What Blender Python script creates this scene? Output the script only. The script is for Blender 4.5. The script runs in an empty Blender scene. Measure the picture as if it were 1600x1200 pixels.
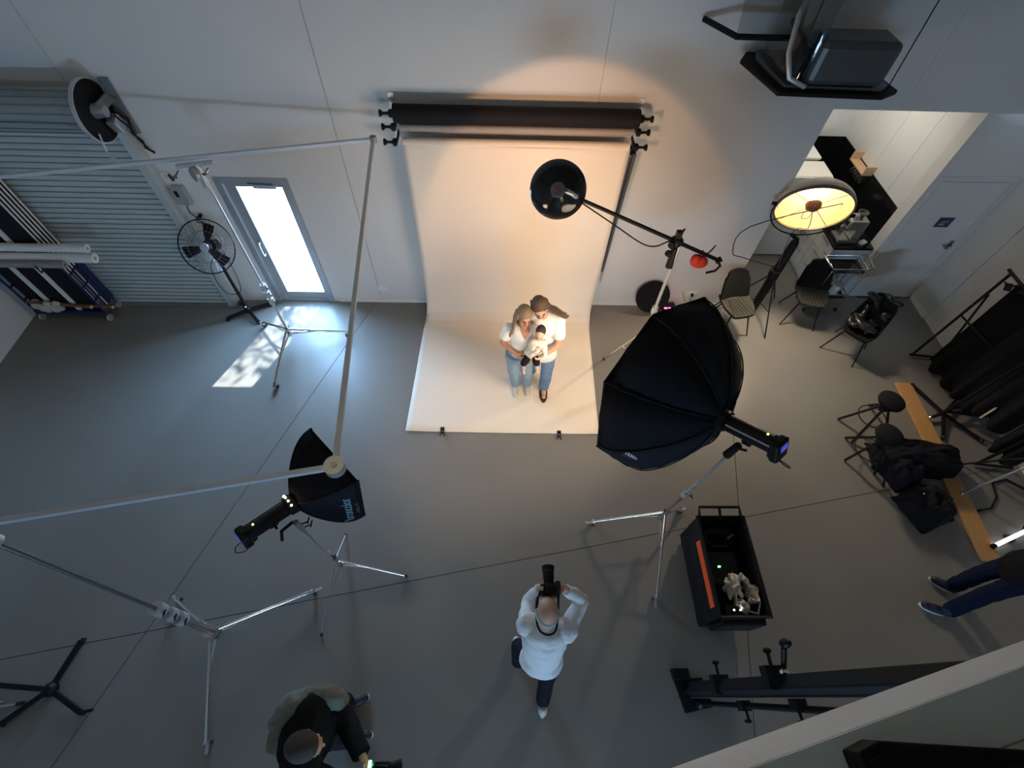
import bpy, bmesh, math, random
from mathutils import Vector as V, Matrix as Mx, noise
random.seed(7)
S = bpy.context.scene
COL = S.collection
PI = math.pi

# ------------------------------------------------------------ camera
cam_d = bpy.data.cameras.new('camera'); cam = bpy.data.objects.new('camera', cam_d); COL.objects.link(cam)
cam_d.sensor_width = 36.0; cam_d.lens = 758.15/1600*36; cam_d.clip_start = 0.02
cam.matrix_world = Mx.Translation((0, 0, 5.5)) @ Mx.Rotation(-.0468104, 4, 'Z') @ Mx.Rotation(PI/2-.974896, 4, 'X') @ Mx.Rotation(.0472618, 4, 'Z')
S.camera = cam
vs = S.view_settings
vs.view_transform = 'Standard'; vs.look = 'None'; vs.gamma = 1.0; vs.use_curve_mapping = False
vs.exposure = 0.22

# ------------------------------------------------------------ sky, sun, lights
world = bpy.data.worlds.new('sky'); S.world = world; world.use_nodes = True
nt = world.node_tree; bg = nt.nodes['Background']; bg.inputs[1].default_value = 80.0
# hazy blue sky, brightest towards the horizon and deeper overhead
tcw = nt.nodes.new('ShaderNodeTexCoord'); sepw = nt.nodes.new('ShaderNodeSeparateXYZ'); rampw = nt.nodes.new('ShaderNodeValToRGB')
nt.links.new(tcw.outputs['Generated'], sepw.inputs[0]); nt.links.new(sepw.outputs['Z'], rampw.inputs[0]); nt.links.new(rampw.outputs[0], bg.inputs[0])
el = rampw.color_ramp.elements
el[0].position = 0.0; el[0].color = (.44, .68, 1, 1); el[1].position = 1.0; el[1].color = (.035, .065, .12, 1)
for ps, cl in ((.5, (.34, .56, .88)), (.72, (.11, .20, .34))):
    e_ = el.new(ps); e_.color = (*cl, 1)

def light(name, kind, loc, energy, color=(1, 1, 1), target=None, **kw):
    d = bpy.data.lights.new(name, kind); d.energy = energy; d.color = color
    for k, v in kw.items(): setattr(d, k, v)
    o = bpy.data.objects.new(name, d); COL.objects.link(o); o.location = loc
    if target is not None:
        o.rotation_euler = (V(target)-V(loc)).to_track_quat('-Z', 'Y').to_euler()
    return o
def portal(name, loc, target, sx, sy):
    o = light(name, 'AREA', loc, 1, target=target, shape='RECTANGLE', size=sx, size_y=sy)
    o.data.cycles.is_portal = True
    return o
light('sun', 'SUN', (0, 12, 12), 17.0, (1, .97, .92), target=(-.69, 12-1.685, 12-1.92), angle=.009)
portal('door_daylight', (-2.9, 5.33, 1.06), (-2.9, 0, 1.06), .62, 1.80)
portal('lower_glazing_daylight', (.3, -5.46, .475), (.3, 0, .475), 2.6, .55)
portal('upper_window_daylight', (-5.875, -5.46, 5.15), (-5.875, 0, 5.15), .65, .5)
DISH = V((.47, 3.56, 3.1)); DISHDIR = V((.47, 3.56, 3.1-5.5)).normalized()
light('dish_modelling_lamp', 'SPOT', DISH-DISHDIR*.03, 46, (1, .50, .21), target=DISH+DISHDIR, spot_size=math.radians(90), spot_blend=.16, shadow_soft_size=.05)
OCT_A = V((1.762, 1.905, 2.22)); OCT_D = V((-.55, .76, -.36)).normalized(); OCT_L = .585; OCT_R = .806
light('octabox_lamp', 'AREA', OCT_A+OCT_D*(OCT_L+.03), 30, (1, .79, .58), target=OCT_A+OCT_D*3, shape='DISK', size=1.4, spread=math.radians(145))
SB_A = V((-1.641, 1.41, 1.694)); SB_D = V((.69, .70, -.165)).normalized()
light('softbox_lamp', 'AREA', SB_A+SB_D*.43, 11, (1, .78, .55), target=SB_A+SB_D*3, shape='RECTANGLE', size=.55, size_y=.5, spread=math.radians(145))
LAMP = V((3.77, 5.0, 1.93)); LAMPN = V((-.22, -.92, -.36)).normalized()
light('bowl_lamp_beam', 'SPOT', LAMP+LAMPN*.02, 205, (1, .82, .60), target=LAMP+LAMPN*2+V((.1, 0, -1.0)), spot_size=math.radians(125), spot_blend=.4, shadow_soft_size=.12)
light('bowl_lamp_bulb', 'POINT', LAMP-LAMPN*.10, 13, (1, .74, .38), shadow_soft_size=.05)
light('ceiling_lamp_light', 'POINT', (-2.0, 2.6, 6.8), 6, (1, .86, .68), shadow_soft_size=.15)
light('kitchen_ceiling_lamp', 'AREA', (4.5, 6.5, 3.0), 13, (1, .93, .80), target=(4.5, 6.5, 0), shape='RECTANGLE', size=.8, size_y=.8)

# ------------------------------------------------------------ materials
def mat(name, col, rough=.6, metal=0, nscale=12, namt=.12, bump=0, bscale=80, emit=None, estr=0, trans=0, coat=0, spec=None, stretch=None):
    m = bpy.data.materials.new(name); m.use_nodes = True; nt = m.node_tree; b = nt.nodes['Principled BSDF']
    b.inputs['Roughness'].default_value = rough; b.inputs['Metallic'].default_value = metal
    if trans: b.inputs['Transmission Weight'].default_value = trans
    if spec is not None: b.inputs['Specular IOR Level'].default_value = spec
    if coat: b.inputs['Coat Weight'].default_value = coat
    tc = nt.nodes.new('ShaderNodeTexCoord')
    src = tc.outputs['Object']
    if stretch:
        mp = nt.nodes.new('ShaderNodeMapping'); mp.inputs['Scale'].default_value = stretch
        nt.links.new(tc.outputs['Object'], mp.inputs['Vector']); src = mp.outputs['Vector']
    n = nt.nodes.new('ShaderNodeTexNoise'); n.inputs['Scale'].default_value = nscale; n.inputs['Detail'].default_value = 4
    nt.links.new(src, n.inputs['Vector'])
    r = nt.nodes.new('ShaderNodeMix'); r.data_type = 'RGBA'
    r.inputs[6].default_value = [c*(1-namt) for c in col]+[1]; r.inputs[7].default_value = [min(1, c*(1+namt)) for c in col]+[1]
    nt.links.new(n.outputs['Fac'], r.inputs[0]); nt.links.new(r.outputs[2], b.inputs['Base Color'])
    if bump:
        n2 = nt.nodes.new('ShaderNodeTexNoise'); n2.inputs['Scale'].default_value = bscale; n2.inputs['Detail'].default_value = 3
        nt.links.new(src, n2.inputs['Vector'])
        bp = nt.nodes.new('ShaderNodeBump'); bp.inputs['Strength'].default_value = bump; bp.inputs['Distance'].default_value = .01
        nt.links.new(n2.outputs['Fac'], bp.inputs['Height']); nt.links.new(bp.outputs['Normal'], b.inputs['Normal'])
    if emit:
        b.inputs['Emission Color'].default_value = (*emit, 1); b.inputs['Emission Strength'].default_value = estr
    return m
MT = {}
def M_(k, *a, **kw): MT[k] = mat(k, *a, **kw)
M_('floor_epoxy', (.215, .203, .188), .34, nscale=1.2, namt=.10, bump=.04, bscale=40)
M_('joint_dark', (.05, .05, .05), .9)
M_('wall_paint', (.69, .69, .68), .75, nscale=2, namt=.03, bump=.06, bscale=30)
M_('wall_right_paint', (.75, .72, .67), .75, nscale=2, namt=.03)
M_('ceiling_paint', (.6, .6, .6), .8)
M_('white_gloss', (.8, .79, .77), .3, namt=.02)
M_('white_matt', (.78, .77, .74), .6, namt=.04)
M_('shutter_metal', (.50, .56, .56), .45, .2, nscale=6, namt=.08)
M_('shutter_dark', (.22, .25, .26), .5, .3)
M_('shutter_coil', (.30, .34, .345), .5, .1)
M_('case_grey', (.07, .075, .078), .35)
M_('alu_grey', (.42, .44, .46), .4, .5, namt=.05)
M_('frame_alu', (.58, .62, .68), .5, .25, namt=.03)
M_('alu_light', (.62, .64, .66), .35, .7, namt=.04)
M_('chrome', (.75, .75, .75), .15, 1, namt=.03)
M_('steel_dark', (.20, .20, .21), .35, .8, namt=.05)
M_('black_plastic', (.007, .007, .008), .5, namt=.2, spec=.22)
M_('black_gloss', (.008, .008, .009), .12, namt=.2)
M_('black_fabric', (.011, .011, .014), .85, nscale=30, namt=.3, bump=.2, bscale=200, spec=.12)
M_('navy_fabric', (.016, .017, .026), .8, nscale=30, namt=.3, bump=.2, bscale=200, spec=.12)
M_('black_fur', (.008, .008, .008), .95, nscale=60, namt=.5, bump=.8, bscale=120, spec=.12)
M_('rubber', (.02, .02, .02), .8)
M_('paper', (.84, .75, .64), .85, nscale=3, namt=.02, bump=.05, bscale=6)
M_('paper_black', (.015, .015, .018), .7, spec=.12)
M_('paper_grey', (.33, .30, .28), .8)
M_('blue_paint', (.006, .018, .09), .4, namt=.1)
M_('wood', (.50, .27, .10), .55, nscale=25, namt=.25)
M_('wood_pale', (.70, .45, .26), .5, nscale=25, namt=.15)
M_('wood_brown', (.16, .08, .05), .6, nscale=20, namt=.3)
M_('shirt_khaki', (.16, .17, .14), .9, bump=.5, bscale=30)
M_('skin', (.58, .33, .22), .55, nscale=20, namt=.08)
M_('skin_warm', (.50, .25, .15), .55, nscale=20, namt=.08)
M_('skin_baby', (.70, .45, .33), .55, nscale=20, namt=.06)
M_('lip', (.42, .14, .11), .5)
M_('eye_dark', (.03, .02, .02), .3)
M_('hair_brown', (.10, .06, .035), .6, nscale=60, namt=.5, bump=.8, bscale=150, stretch=(1, 1, .18))
M_('hair_blond', (.25, .17, .10), .6, nscale=60, namt=.5, bump=.8, bscale=150, stretch=(1, 1, .18))
M_('hair_dark', (.035, .026, .02), .65, nscale=60, namt=.5, bump=.8, bscale=150, stretch=(1, 1, .18))
M_('hair_grey', (.45, .43, .41), .7, nscale=60, namt=.3, bump=.5, bscale=150)
M_('shirt_white', (.80, .79, .78), .8, nscale=10, namt=.04, bump=.5, bscale=14)
M_('shirt_grey', (.80, .80, .80), .8, nscale=10, namt=.05, bump=.6, bscale=16)
M_('shirt_pattern', (.72, .70, .62), .8, nscale=45, namt=.28)
M_('denim_light', (.24, .34, .42), .85, nscale=25, namt=.2, bump=.4, bscale=25)
M_('denim_mid', (.13, .21, .33), .85, nscale=25, namt=.2, bump=.4, bscale=25)
M_('denim_dark', (.008, .012, .034), .85, nscale=25, namt=.2, bump=.4, bscale=25, spec=.12)
M_('trouser_black', (.012, .012, .018), .85, bump=.4, bscale=25, spec=.12)
M_('jacket_black', (.010, .011, .013), .8, nscale=20, namt=.2, bump=.6, bscale=18, spec=.12)
M_('shoe_white', (.55, .54, .48), .6, namt=.1)
M_('shoe_navy', (.012, .016, .035), .6)
M_('sole_white', (.75, .75, .72), .6)
M_('sandal_brown', (.05, .02, .015), .6)
M_('orange_paint', (.75, .09, .02), .5, namt=.05)
M_('red_bag', (.50, .03, .01), .7, bump=.4, bscale=40)
M_('bowl_inner', (.92, .80, .50), .35, namt=.02)
M_('bowl_outer', (.80, .68, .56), .5, namt=.05)
M_('bulb_cap', (.25, .10, .06), .5)
M_('leather_black', (.008, .008, .009), .3, bump=.5, bscale=30)
M_('chair_fabric', (.011, .012, .012), .8, nscale=40, namt=.2, spec=.12)
M_('chair_seat', (.038, .035, .026), .8, nscale=40, namt=.2)
M_('glass_clear', (.9, .95, .95), .03, trans=1.0, namt=.0)
M_('glass_grey', (.25, .27, .28), .06, trans=.6, namt=.02)
M_('led_green', (.1, .8, .3), .4, emit=(.1, 1, .35), estr=12)
M_('led_yellow', (.6, .8, .1), .4, emit=(.65, 1, .15), estr=4)
M_('led_white', (.8, .8, .8), .4, emit=(1, 1, .9), estr=8)
M_('led_red', (.8, .05, .15), .4, emit=(1, .05, .18), estr=10)
M_('lcd_blue', (.02, .02, .2), .4, emit=(.10, .12, .9), estr=.45)
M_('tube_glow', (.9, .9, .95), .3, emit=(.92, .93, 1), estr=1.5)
M_('lamp_glow', (1, .9, .6), .4, emit=(1, .82, .45), estr=14)
M_('print_white', (.8, .82, .84), .7, namt=.01)
M_('print_blue', (.30, .55, .72), .7, namt=.01)
M_('print_grey', (.10, .11, .12), .7, namt=.01)
M_('sign_violet', (.05, .04, .13), .5)
M_('plastic_bag', (.66, .58, .45), .4, nscale=20, namt=.1, trans=.2)
M_('leaf', (.06, .12, .03), .6)
M_('bark', (.1, .07, .05), .9)
M_('ground_pale', (.75, .75, .72), .9, nscale=2, namt=.08)
M_('greenery', (.10, .20, .05), .6)
M_('coffee_steel', (.55, .52, .46), .25, .8, namt=.05)
M_('fridge_white', (.80, .77, .70), .4, namt=.02)
M_('mezz_floor', (.70, .78, .75), .6, nscale=4, namt=.05)
M_('mezz_fascia', (.85, .82, .76), .7, nscale=60, namt=.08)
M_('yellow_cable', (.5, .5, .25), .6)
M_('cabinet_cool', (.70, .72, .76), .4, namt=.02)

def pane_mat(name, tint, refl):
    m = bpy.data.materials.new(name); m.use_nodes = True; nt = m.node_tree; nt.nodes.clear()
    o = nt.nodes.new('ShaderNodeOutputMaterial'); mx = nt.nodes.new('ShaderNodeMixShader'); a = nt.nodes.new('ShaderNodeBsdfTransparent'); g = nt.nodes.new('ShaderNodeBsdfGlossy')
    a.inputs[0].default_value = (*tint, 1); g.inputs['Roughness'].default_value = .04; g.inputs[0].default_value = (.9, .9, .9, 1)
    lw = nt.nodes.new('ShaderNodeLayerWeight'); lw.inputs[0].default_value = .5; pw = nt.nodes.new('ShaderNodeMath'); pw.operation = 'POWER'; pw.inputs[1].default_value = 4
    ma = nt.nodes.new('ShaderNodeMath'); ma.operation = 'MULTIPLY_ADD'; ma.inputs[1].default_value = refl; ma.inputs[2].default_value = .03
    nt.links.new(lw.outputs['Facing'], pw.inputs[0]); nt.links.new(pw.outputs[0], ma.inputs[0])
    nt.links.new(ma.outputs[0], mx.inputs[0]); nt.links.new(a.outputs[0], mx.inputs[1]); nt.links.new(g.outputs[0], mx.inputs[2]); nt.links.new(mx.outputs[0], o.inputs[0])
    MT[name] = m
pane_mat('window_glass', (.93, .97, .98), .35); pane_mat('tinted_glass', (.80, .82, .83), .3)
# ------------------------------------------------------------ mesh builder
class MB:
    def __init__(s): s.v = []; s.f = []
    def add(s, vs, fs):
        o = len(s.v); s.v += [V(p) for p in vs]; s.f += [tuple(i+o for i in q) for q in fs]; return s
    def box(s, c, d, rot=None):
        x, y, z = d[0]/2, d[1]/2, d[2]/2
        P = [V((i*x, j*y, k*z)) for k in (-1, 1) for j in (-1, 1) for i in (-1, 1)]
        if rot is not None: P = [rot @ p for p in P]
        return s.add([p+V(c) for p in P], [(0, 2, 3, 1), (4, 5, 7, 6), (0, 1, 5, 4), (2, 6, 7, 3), (0, 4, 6, 2), (1, 3, 7, 5)])
    def bb(s, x0, x1, y0, y1, z0, z1):
        return s.box(((x0+x1)/2, (y0+y1)/2, (z0+z1)/2), (x1-x0, y1-y0, z1-z0))
    def tube(s, p0, p1, r0, r1=None, n=10, cap=True):
        return s.path([p0, p1], [r0, r0 if r1 is None else r1], n, cap)
    def path(s, pts, r, n=8, cap=True):
        pts = [V(p) for p in pts]
        if 4 <= len(pts) <= 12 and not isinstance(r, (list, tuple)) and r <= .0095 and (pts[0]-pts[-1]).length > 1e-4:   # thin cords run in smooth curves
            P = [pts[0]]+pts+[pts[-1]]; out = []
            for i in range(1, len(P)-2):
                a, b, c, d = P[i-1:i+3]
                for k in range(5):
                    w = k/5; out.append(.5*((2*b)+(c-a)*w+(2*a-5*b+4*c-d)*w*w+(3*b-a-3*c+d)*w**3))
            pts = out+[pts[-1]]
        N = len(pts)
        rs = r if isinstance(r, (list, tuple)) else [r]*N
        o = len(s.v); up = None
        for i, p in enumerate(pts):
            t = (pts[min(i+1, N-1)]-pts[max(i-1, 0)])
            if t.length < 1e-9: t = V((0, 0, 1))
            t.normalize()
            if up is None:
                up = V((0, 0, 1)) if abs(t.z) < .9 else V((1, 0, 0))
            a = (up-t*up.dot(t))
            if a.length < 1e-6: a = t.orthogonal()
            a.normalize(); b = t.cross(a); up = a
            for k in range(n):
                an = 2*PI*k/n; s.v.append(p+(a*math.cos(an)+b*math.sin(an))*rs[i])
        for i in range(N-1):
            for k in range(n):
                k2 = (k+1) % n
                s.f.append((o+i*n+k, o+i*n+k2, o+(i+1)*n+k2, o+(i+1)*n+k))
        if cap:
            s.f.append(tuple(o+k for k in reversed(range(n)))); s.f.append(tuple(o+(N-1)*n+k for k in range(n)))
        return s
    def capsule(s, p0, p1, r0, r1=None, n=12, m=4):
        r1 = r0 if r1 is None else r1; p0 = V(p0); p1 = V(p1); d = p1-p0
        d = d.normalized() if d.length > 1e-7 else V((0, 0, 1))
        P = []; R = []
        for i in range(m): a = PI/2*(1-i/m); P.append(p0-d*r0*math.sin(a)); R.append(max(1e-4, r0*math.cos(a)))
        P.append(p0); R.append(r0)
        P.append(p1); R.append(r1)
        for i in range(1, m+1): a = PI/2*i/m; P.append(p1+d*r1*math.sin(a)); R.append(max(1e-4, r1*math.cos(a)))
        return s.path(P, R, n)
    def ell(s, c, ax, rot=None, n=16, m=10):
        o = len(s.v); c = V(c)
        for i in range(m+1):
            th = PI*i/m
            for k in range(n):
                ph = 2*PI*k/n
                p = V((ax[0]*math.sin(th)*math.cos(ph), ax[1]*math.sin(th)*math.sin(ph), ax[2]*math.cos(th)))
                if i in (0, m): p = V((1e-4*math.cos(ph), 1e-4*math.sin(ph), p.z))
                if rot is not None: p = rot @ p
                s.v.append(c+p)
        for i in range(m):
            for k in range(n):
                k2 = (k+1) % n; s.f.append((o+i*n+k, o+(i+1)*n+k, o+(i+1)*n+k2, o+i*n+k2))
        return s
    def lathe(s, c, axis, prof, n=24, ang=2*PI):       # prof: (r, h) along axis
        c = V(c); t = V(axis).normalized(); a = t.orthogonal().normalized(); b = t.cross(a); o = len(s.v); m = len(prof)
        for (r, h) in prof:
            for k in range(n):
                an = ang*k/n; s.v.append(c+t*h+(a*math.cos(an)+b*math.sin(an))*max(r, 1e-4))
        for i in range(m-1):
            for k in range(n):
                k2 = (k+1) % n; s.f.append((o+i*n+k, o+i*n+k2, o+(i+1)*n+k2, o+(i+1)*n+k))
        return s
    def prism(s, poly, z0, z1):
        n = len(poly)
        return s.add([(x, y, z0) for x, y in poly]+[(x, y, z1) for x, y in poly],
                     [tuple(reversed(range(n))), tuple(range(n, 2*n))]+[(k, (k+1) % n, n+(k+1) % n, n+k) for k in range(n)])
    def grid(s, fn, nu, nv):
        o = len(s.v)
        for j in range(nv+1):
            for i in range(nu+1): s.v.append(V(fn(i/nu, j/nv)))
        for j in range(nv):
            for i in range(nu):
                a = o+j*(nu+1)+i; s.f.append((a, a+1, a+nu+2, a+nu+1))
        return s
    def slab(s, fn, nu, nv, nrm_t):                    # closed thick sheet; nrm_t(u,v) -> offset vector
        o = len(s.v); W = nu+1; N = W*(nv+1)
        A = [V(fn(i/nu, j/nv)) for j in range(nv+1) for i in range(nu+1)]
        B = [A[j*W+i]+V(nrm_t(i/nu, j/nv)) for j in range(nv+1) for i in range(nu+1)]
        s.v += A+B
        for j in range(nv):
            for i in range(nu):
                a = o+j*W+i; s.f.append((a, a+1, a+W+1, a+W)); b = a+N; s.f.append((b, b+W, b+W+1, b+1))
        for i in range(nu):
            a = o+i; s.f.append((a, a+N, a+N+1, a+1)); a = o+nv*W+i; s.f.append((a, a+1, a+N+1, a+N))
        for j in range(nv):
            a = o+j*W; s.f.append((a, a+W, a+W+N, a+N)); a = o+j*W+nu; s.f.append((a, a+N, a+N+W, a+W))
        return s
    def mesh(s, name, off=(0, 0, 0)):
        m = bpy.data.meshes.new(name); off = V(off)
        m.from_pydata([tuple(p-off) for p in s.v], [], s.f); m.update()
        bm = bmesh.new(); bm.from_mesh(m); bmesh.ops.recalc_face_normals(bm, faces=bm.faces); bm.to_mesh(m); bm.free()
        return m
    def build(s, name, m, parent=None, label=None, smooth=0, kind=None, bevel=0):
        off = V((0, 0, 0))
        if parent is not None: off = V(parent['off']) if 'off' in parent else off
        me = s.mesh(name, off); me.materials.append(MT[m] if isinstance(m, str) else m)
        o = bpy.data.objects.new(name, me); COL.objects.link(o)
        if parent is not None: o.parent = parent; o['off'] = tuple(off)
        if label: o['label'] = label
        if kind: o['kind'] = kind
        if smooth: shade(me, smooth)
        if bevel:
            b = o.modifiers.new('bevel', 'BEVEL'); b.width = bevel; b.segments = 2; b.limit_method = 'ANGLE'
        return o
def shade(me, ang=40):
    me.polygons.foreach_set('use_smooth', [True]*len(me.polygons))
    if ang < 180: me.set_sharp_from_angle(angle=math.radians(ang))
def T(name, label, cat, loc=(0, 0, 0), group=None, rotz=None):
    """Empty at a thing's base. With rotz the parts are built in local coordinates, else in world coordinates."""
    e = bpy.data.objects.new(name, None); COL.objects.link(e); e.location = loc; e.empty_display_size = .1
    e['label'] = label; e['category'] = cat
    if group: e['group'] = group
    if rotz is None: e['off'] = tuple(loc)
    else: e.rotation_euler = (0, 0, rotz); e['off'] = (0., 0., 0.)
    return e
def tag(o, label, cat, group=None):
    o['label'] = label; o['category'] = cat
    if group: o['group'] = group
    return o
def struct(o): o['kind'] = 'structure'; return o
def kids(o): return list(o.children)
def copy_tree(o, parent=None):
    c = o.copy(); COL.objects.link(c)
    if parent is not None: c.parent = parent
    for ch in kids(o): copy_tree(ch, c)
    return c
def text(s, size, origin, xdir, ydir, m, parent, name='lettering', ext=.0015, squeeze=1.0):
    d = bpy.data.curves.new(name, 'FONT'); d.body = s; d.size = size; d.extrude = ext; d.align_x = 'LEFT'
    t = bpy.data.objects.new(name, d); COL.objects.link(t)
    dg = bpy.context.evaluated_depsgraph_get()
    me = bpy.data.meshes.new_from_object(t.evaluated_get(dg)); bpy.data.objects.remove(t)
    x = V(xdir).normalized(); z = x.cross(V(ydir)).normalized(); y = z.cross(x)
    R = Mx((x*squeeze, y, z)).transposed().to_4x4(); R.translation = V(origin)-V(parent['off'])
    me.transform(R); me.materials.clear(); me.materials.append(MT[m])
    o = bpy.data.objects.new(name, me); COL.objects.link(o); o.parent = parent; o['off'] = parent['off']
    return o
def remesh(mb, name, m, parent, vox=.008, smooth=6, label=None, wrk=0):
    o = mb.build(name, m, parent, label)
    r = o.modifiers.new('r', 'REMESH'); r.mode = 'VOXEL'; r.voxel_size = vox
    k = o.modifiers.new('s', 'SMOOTH'); k.iterations = smooth; k.factor = .5
    dg = bpy.context.evaluated_depsgraph_get(); dg.update()
    me = bpy.data.meshes.new_from_object(o.evaluated_get(dg)); o.modifiers.clear(); old = o.data; o.data = me
    bpy.data.meshes.remove(old); me.name = name
    if not me.materials: me.materials.append(MT[m])
    if wrk:
        nn = [v.normal.copy() for v in me.vertices]
        for v, n_ in zip(me.vertices, nn):
            c = v.co; w = noise.noise(V((c.x*7+c.z*5, c.y*7, c.z*11-c.x*6)))+.6*noise.noise(V((c.x*17, c.y*17+c.z*9, c.z*20)))
            v.co = c+n_*wrk*w
    shade(me, 180)
    return o

# ============================================================ SETTING
WY = 5.23      # inner face of the back wall
# floor: slabs separated by open saw joints over a dark bed
bed = struct(MB().bb(-7.0, 6.8, -5.7, 5.45, -.12, -.012).bb(3.29, 6.8, 5.45, 7.75, -.12, -.012).build('floor', 'joint_dark')); bed['off'] = (0., 0., 0.)
def cut_slabs(poly, lines, gap=.0035):
    polys = [poly]
    for (p, q) in lines:
        p = V(p); d = (V(q)-p).normalized(); nrm = V((-d.y, d.x)); out = []
        for P in polys:
            for sg in (1, -1):
                R = []
                for i in range(len(P)):
                    a, b = P[i], P[(i+1) % len(P)]
                    da = sg*(a-p).dot(nrm)-gap; db = sg*(b-p).dot(nrm)-gap
                    if da >= 0: R.append(a)
                    if da*db < 0: R.append(a+(b-a)*(da/(da-db)))
                if len(R) > 2: out.append(R)
        polys = out
    return polys
room = [V((-6.85, -5.55)), V((6.75, -5.55)), V((6.75, 5.44)), V((-6.85, 5.44))]
for P in cut_slabs(room, [((-4.8, .46), (4.77, 2.22)), ((-2.2, 4.36), (-3.72, .10)), ((3.02, 2.86), (2.55, .54))]):
    MB().prism([(p.x, p.y) for p in P], -.012, 0).build('slab', 'floor_epoxy', bed)
MB().bb(3.4, 5.7, 5.444, 7.7, -.012, 0).build('slab', 'floor_epoxy', bed)

# back wall: panels with vertical joints in front of a backing
wb = struct(MB().bb(-6.9, -3.39, WY+.02, 5.45, 0, 7).bb(-2.52, 3.49, WY+.02, 5.45, 0, 7).bb(-3.39, -2.52, WY+.02, 5.45, 2.06, 7)
            .bb(3.49, 6.7, WY+.02, 5.45, 2.985, 7).build('wall_back', 'wall_paint')); wb['off'] = (0., 0., 0.)
MB().bb(-6.85, -4.35, WY, WY+.02, 0, 7).build('panel', 'wall_paint', wb)
MB().bb(-4.344, -3.39, WY, WY+.02, 0, 7).bb(-2.52, -1.803, WY, WY+.02, 0, 7).bb(-3.39, -2.52, WY, WY+.02, 2.06, 7).build('panel', 'wall_paint', wb)
MB().bb(-1.797, 1.0, WY, WY+.02, 0, 7).build('panel', 'wall_paint', wb)
MB().bb(1.003, 3.49, WY, WY+.02, 0, 7).bb(3.49, 4.2, WY, WY+.02, 2.985, 7).build('panel', 'wall_paint', wb)
MB().bb(4.203, 6.7, WY, WY+.02, 2.985, 7).build('panel', 'wall_paint', wb)
bsb = struct(MB().bb(-2.44, 3.49, WY-.012, WY, 0, .06).build('baseboard_back', 'white_matt'))
# side walls, front wall with glazing openings, ceiling
struct(MB().bb(-7.0, -6.8, -6, 5.45, 0, 7).build('wall_left', 'wall_paint'))
wr = struct(MB().bb(6.62, 6.8, -6, 8, 0, 7).build('wall_right', 'wall_right_paint')); wr['off'] = (0., 0., 0.)
MB().bb(6.585, 6.62, 5.015, 5.5, 0, 7).build('panel', 'wall_right_paint', wr)
MB().bb(6.585, 6.62, 2.6, 5.005, 0, 7).build('panel', 'wall_right_paint', wr)
MB().bb(6.585, 6.62, -6, 2.594, 0, 7).build('panel', 'wall_right_paint', wr)
struct(MB().bb(6.565, 6.585, 5.03, 5.45, 0, .07).build('baseboard_right', 'white_gloss'))
struct(MB().bb(-7, -1.0, -5.7, -5.5, 0, .75).bb(1.6, 6.8, -5.7, -5.5, 0, .75).bb(-1.0, 1.6, -5.7, -5.5, 0, .2).bb(-7, 6.8, -5.7, -5.5, .75, 4.9)
       .bb(-7, -6.2, -5.7, -5.5, 4.9, 5.4).bb(-5.55, 6.8, -5.7, -5.5, 4.9, 5.4).bb(-7, 6.8, -5.7, -5.5, 5.4, 7).build('wall_front', 'wall_paint'))
struct(MB().bb(-7, 6.8, -6, 8, 7, 7.15).build('ceiling', 'ceiling_paint'))
def glazing(name, x0, x1, z0, z1, n):
    w = MB(); step = (x1-x0)/n
    for k in range(n+1): w.bb(x0+k*step-.06, x0+k*step+.06, -5.65, -5.52, z0, z1)
    w.bb(x0, x1, -5.65, -5.52, z0, z0+.09).bb(x0, x1, -5.65, -5.52, z1-.09, z1)
    o = struct(w.build(name, 'alu_grey'))
    o['off'] = (0., 0., 0.)
    MB().bb(x0, x1, -5.60, -5.595, z0, z1).build('glass_pane', 'window_glass', o)
    return o
glazing('window_1', -1.0, 1.6, .2, .75, 4); glazing('window_2', -6.2, -5.55, 4.9, 5.4, 1)
# mezzanine the photograph was taken from
mz = struct(MB().prism([(-6.8, -2.09), (6.585, 1.37), (6.585, -5.5), (-6.8, -5.5)], 3.3, 3.70).build('trim_1', 'mezz_fascia')); mz['off'] = (0., 0., 0.)
for k in range(4):
    y0 = .028-.165*k
    MB().prism([(-6.8, -2.12+y0), (6.585, 1.34+y0), (6.585, 1.34+y0-.158), (-6.8, -2.12+y0-.158)], 3.70, 3.712).build('floor_board', 'mezz_floor', mz)
MB().prism([(-6.8, -2.80), (6.585, .66), (6.585, -5.5), (-6.8, -5.5)], 3.70, 3.712).build('floor_board', 'mezz_floor', mz)
t = T('storage_crate', 'flat black crate lying on the grey mezzanine boards, lower right corner', 'crate', (1.3, -.16, 3.712))
MB().prism([(1.03, -.10), (1.10, -.075), (1.60, -.105), (1.60, -.3), (1.05, -.3)], 3.712, 3.80).build('body', 'black_plastic', t, bevel=.006)
MB().prism([(1.05, -.12), (1.10, -.10), (1.58, -.128), (1.58, -.28), (1.07, -.28)], 3.80, 3.812).build('lid', 'black_fabric', t)

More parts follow.
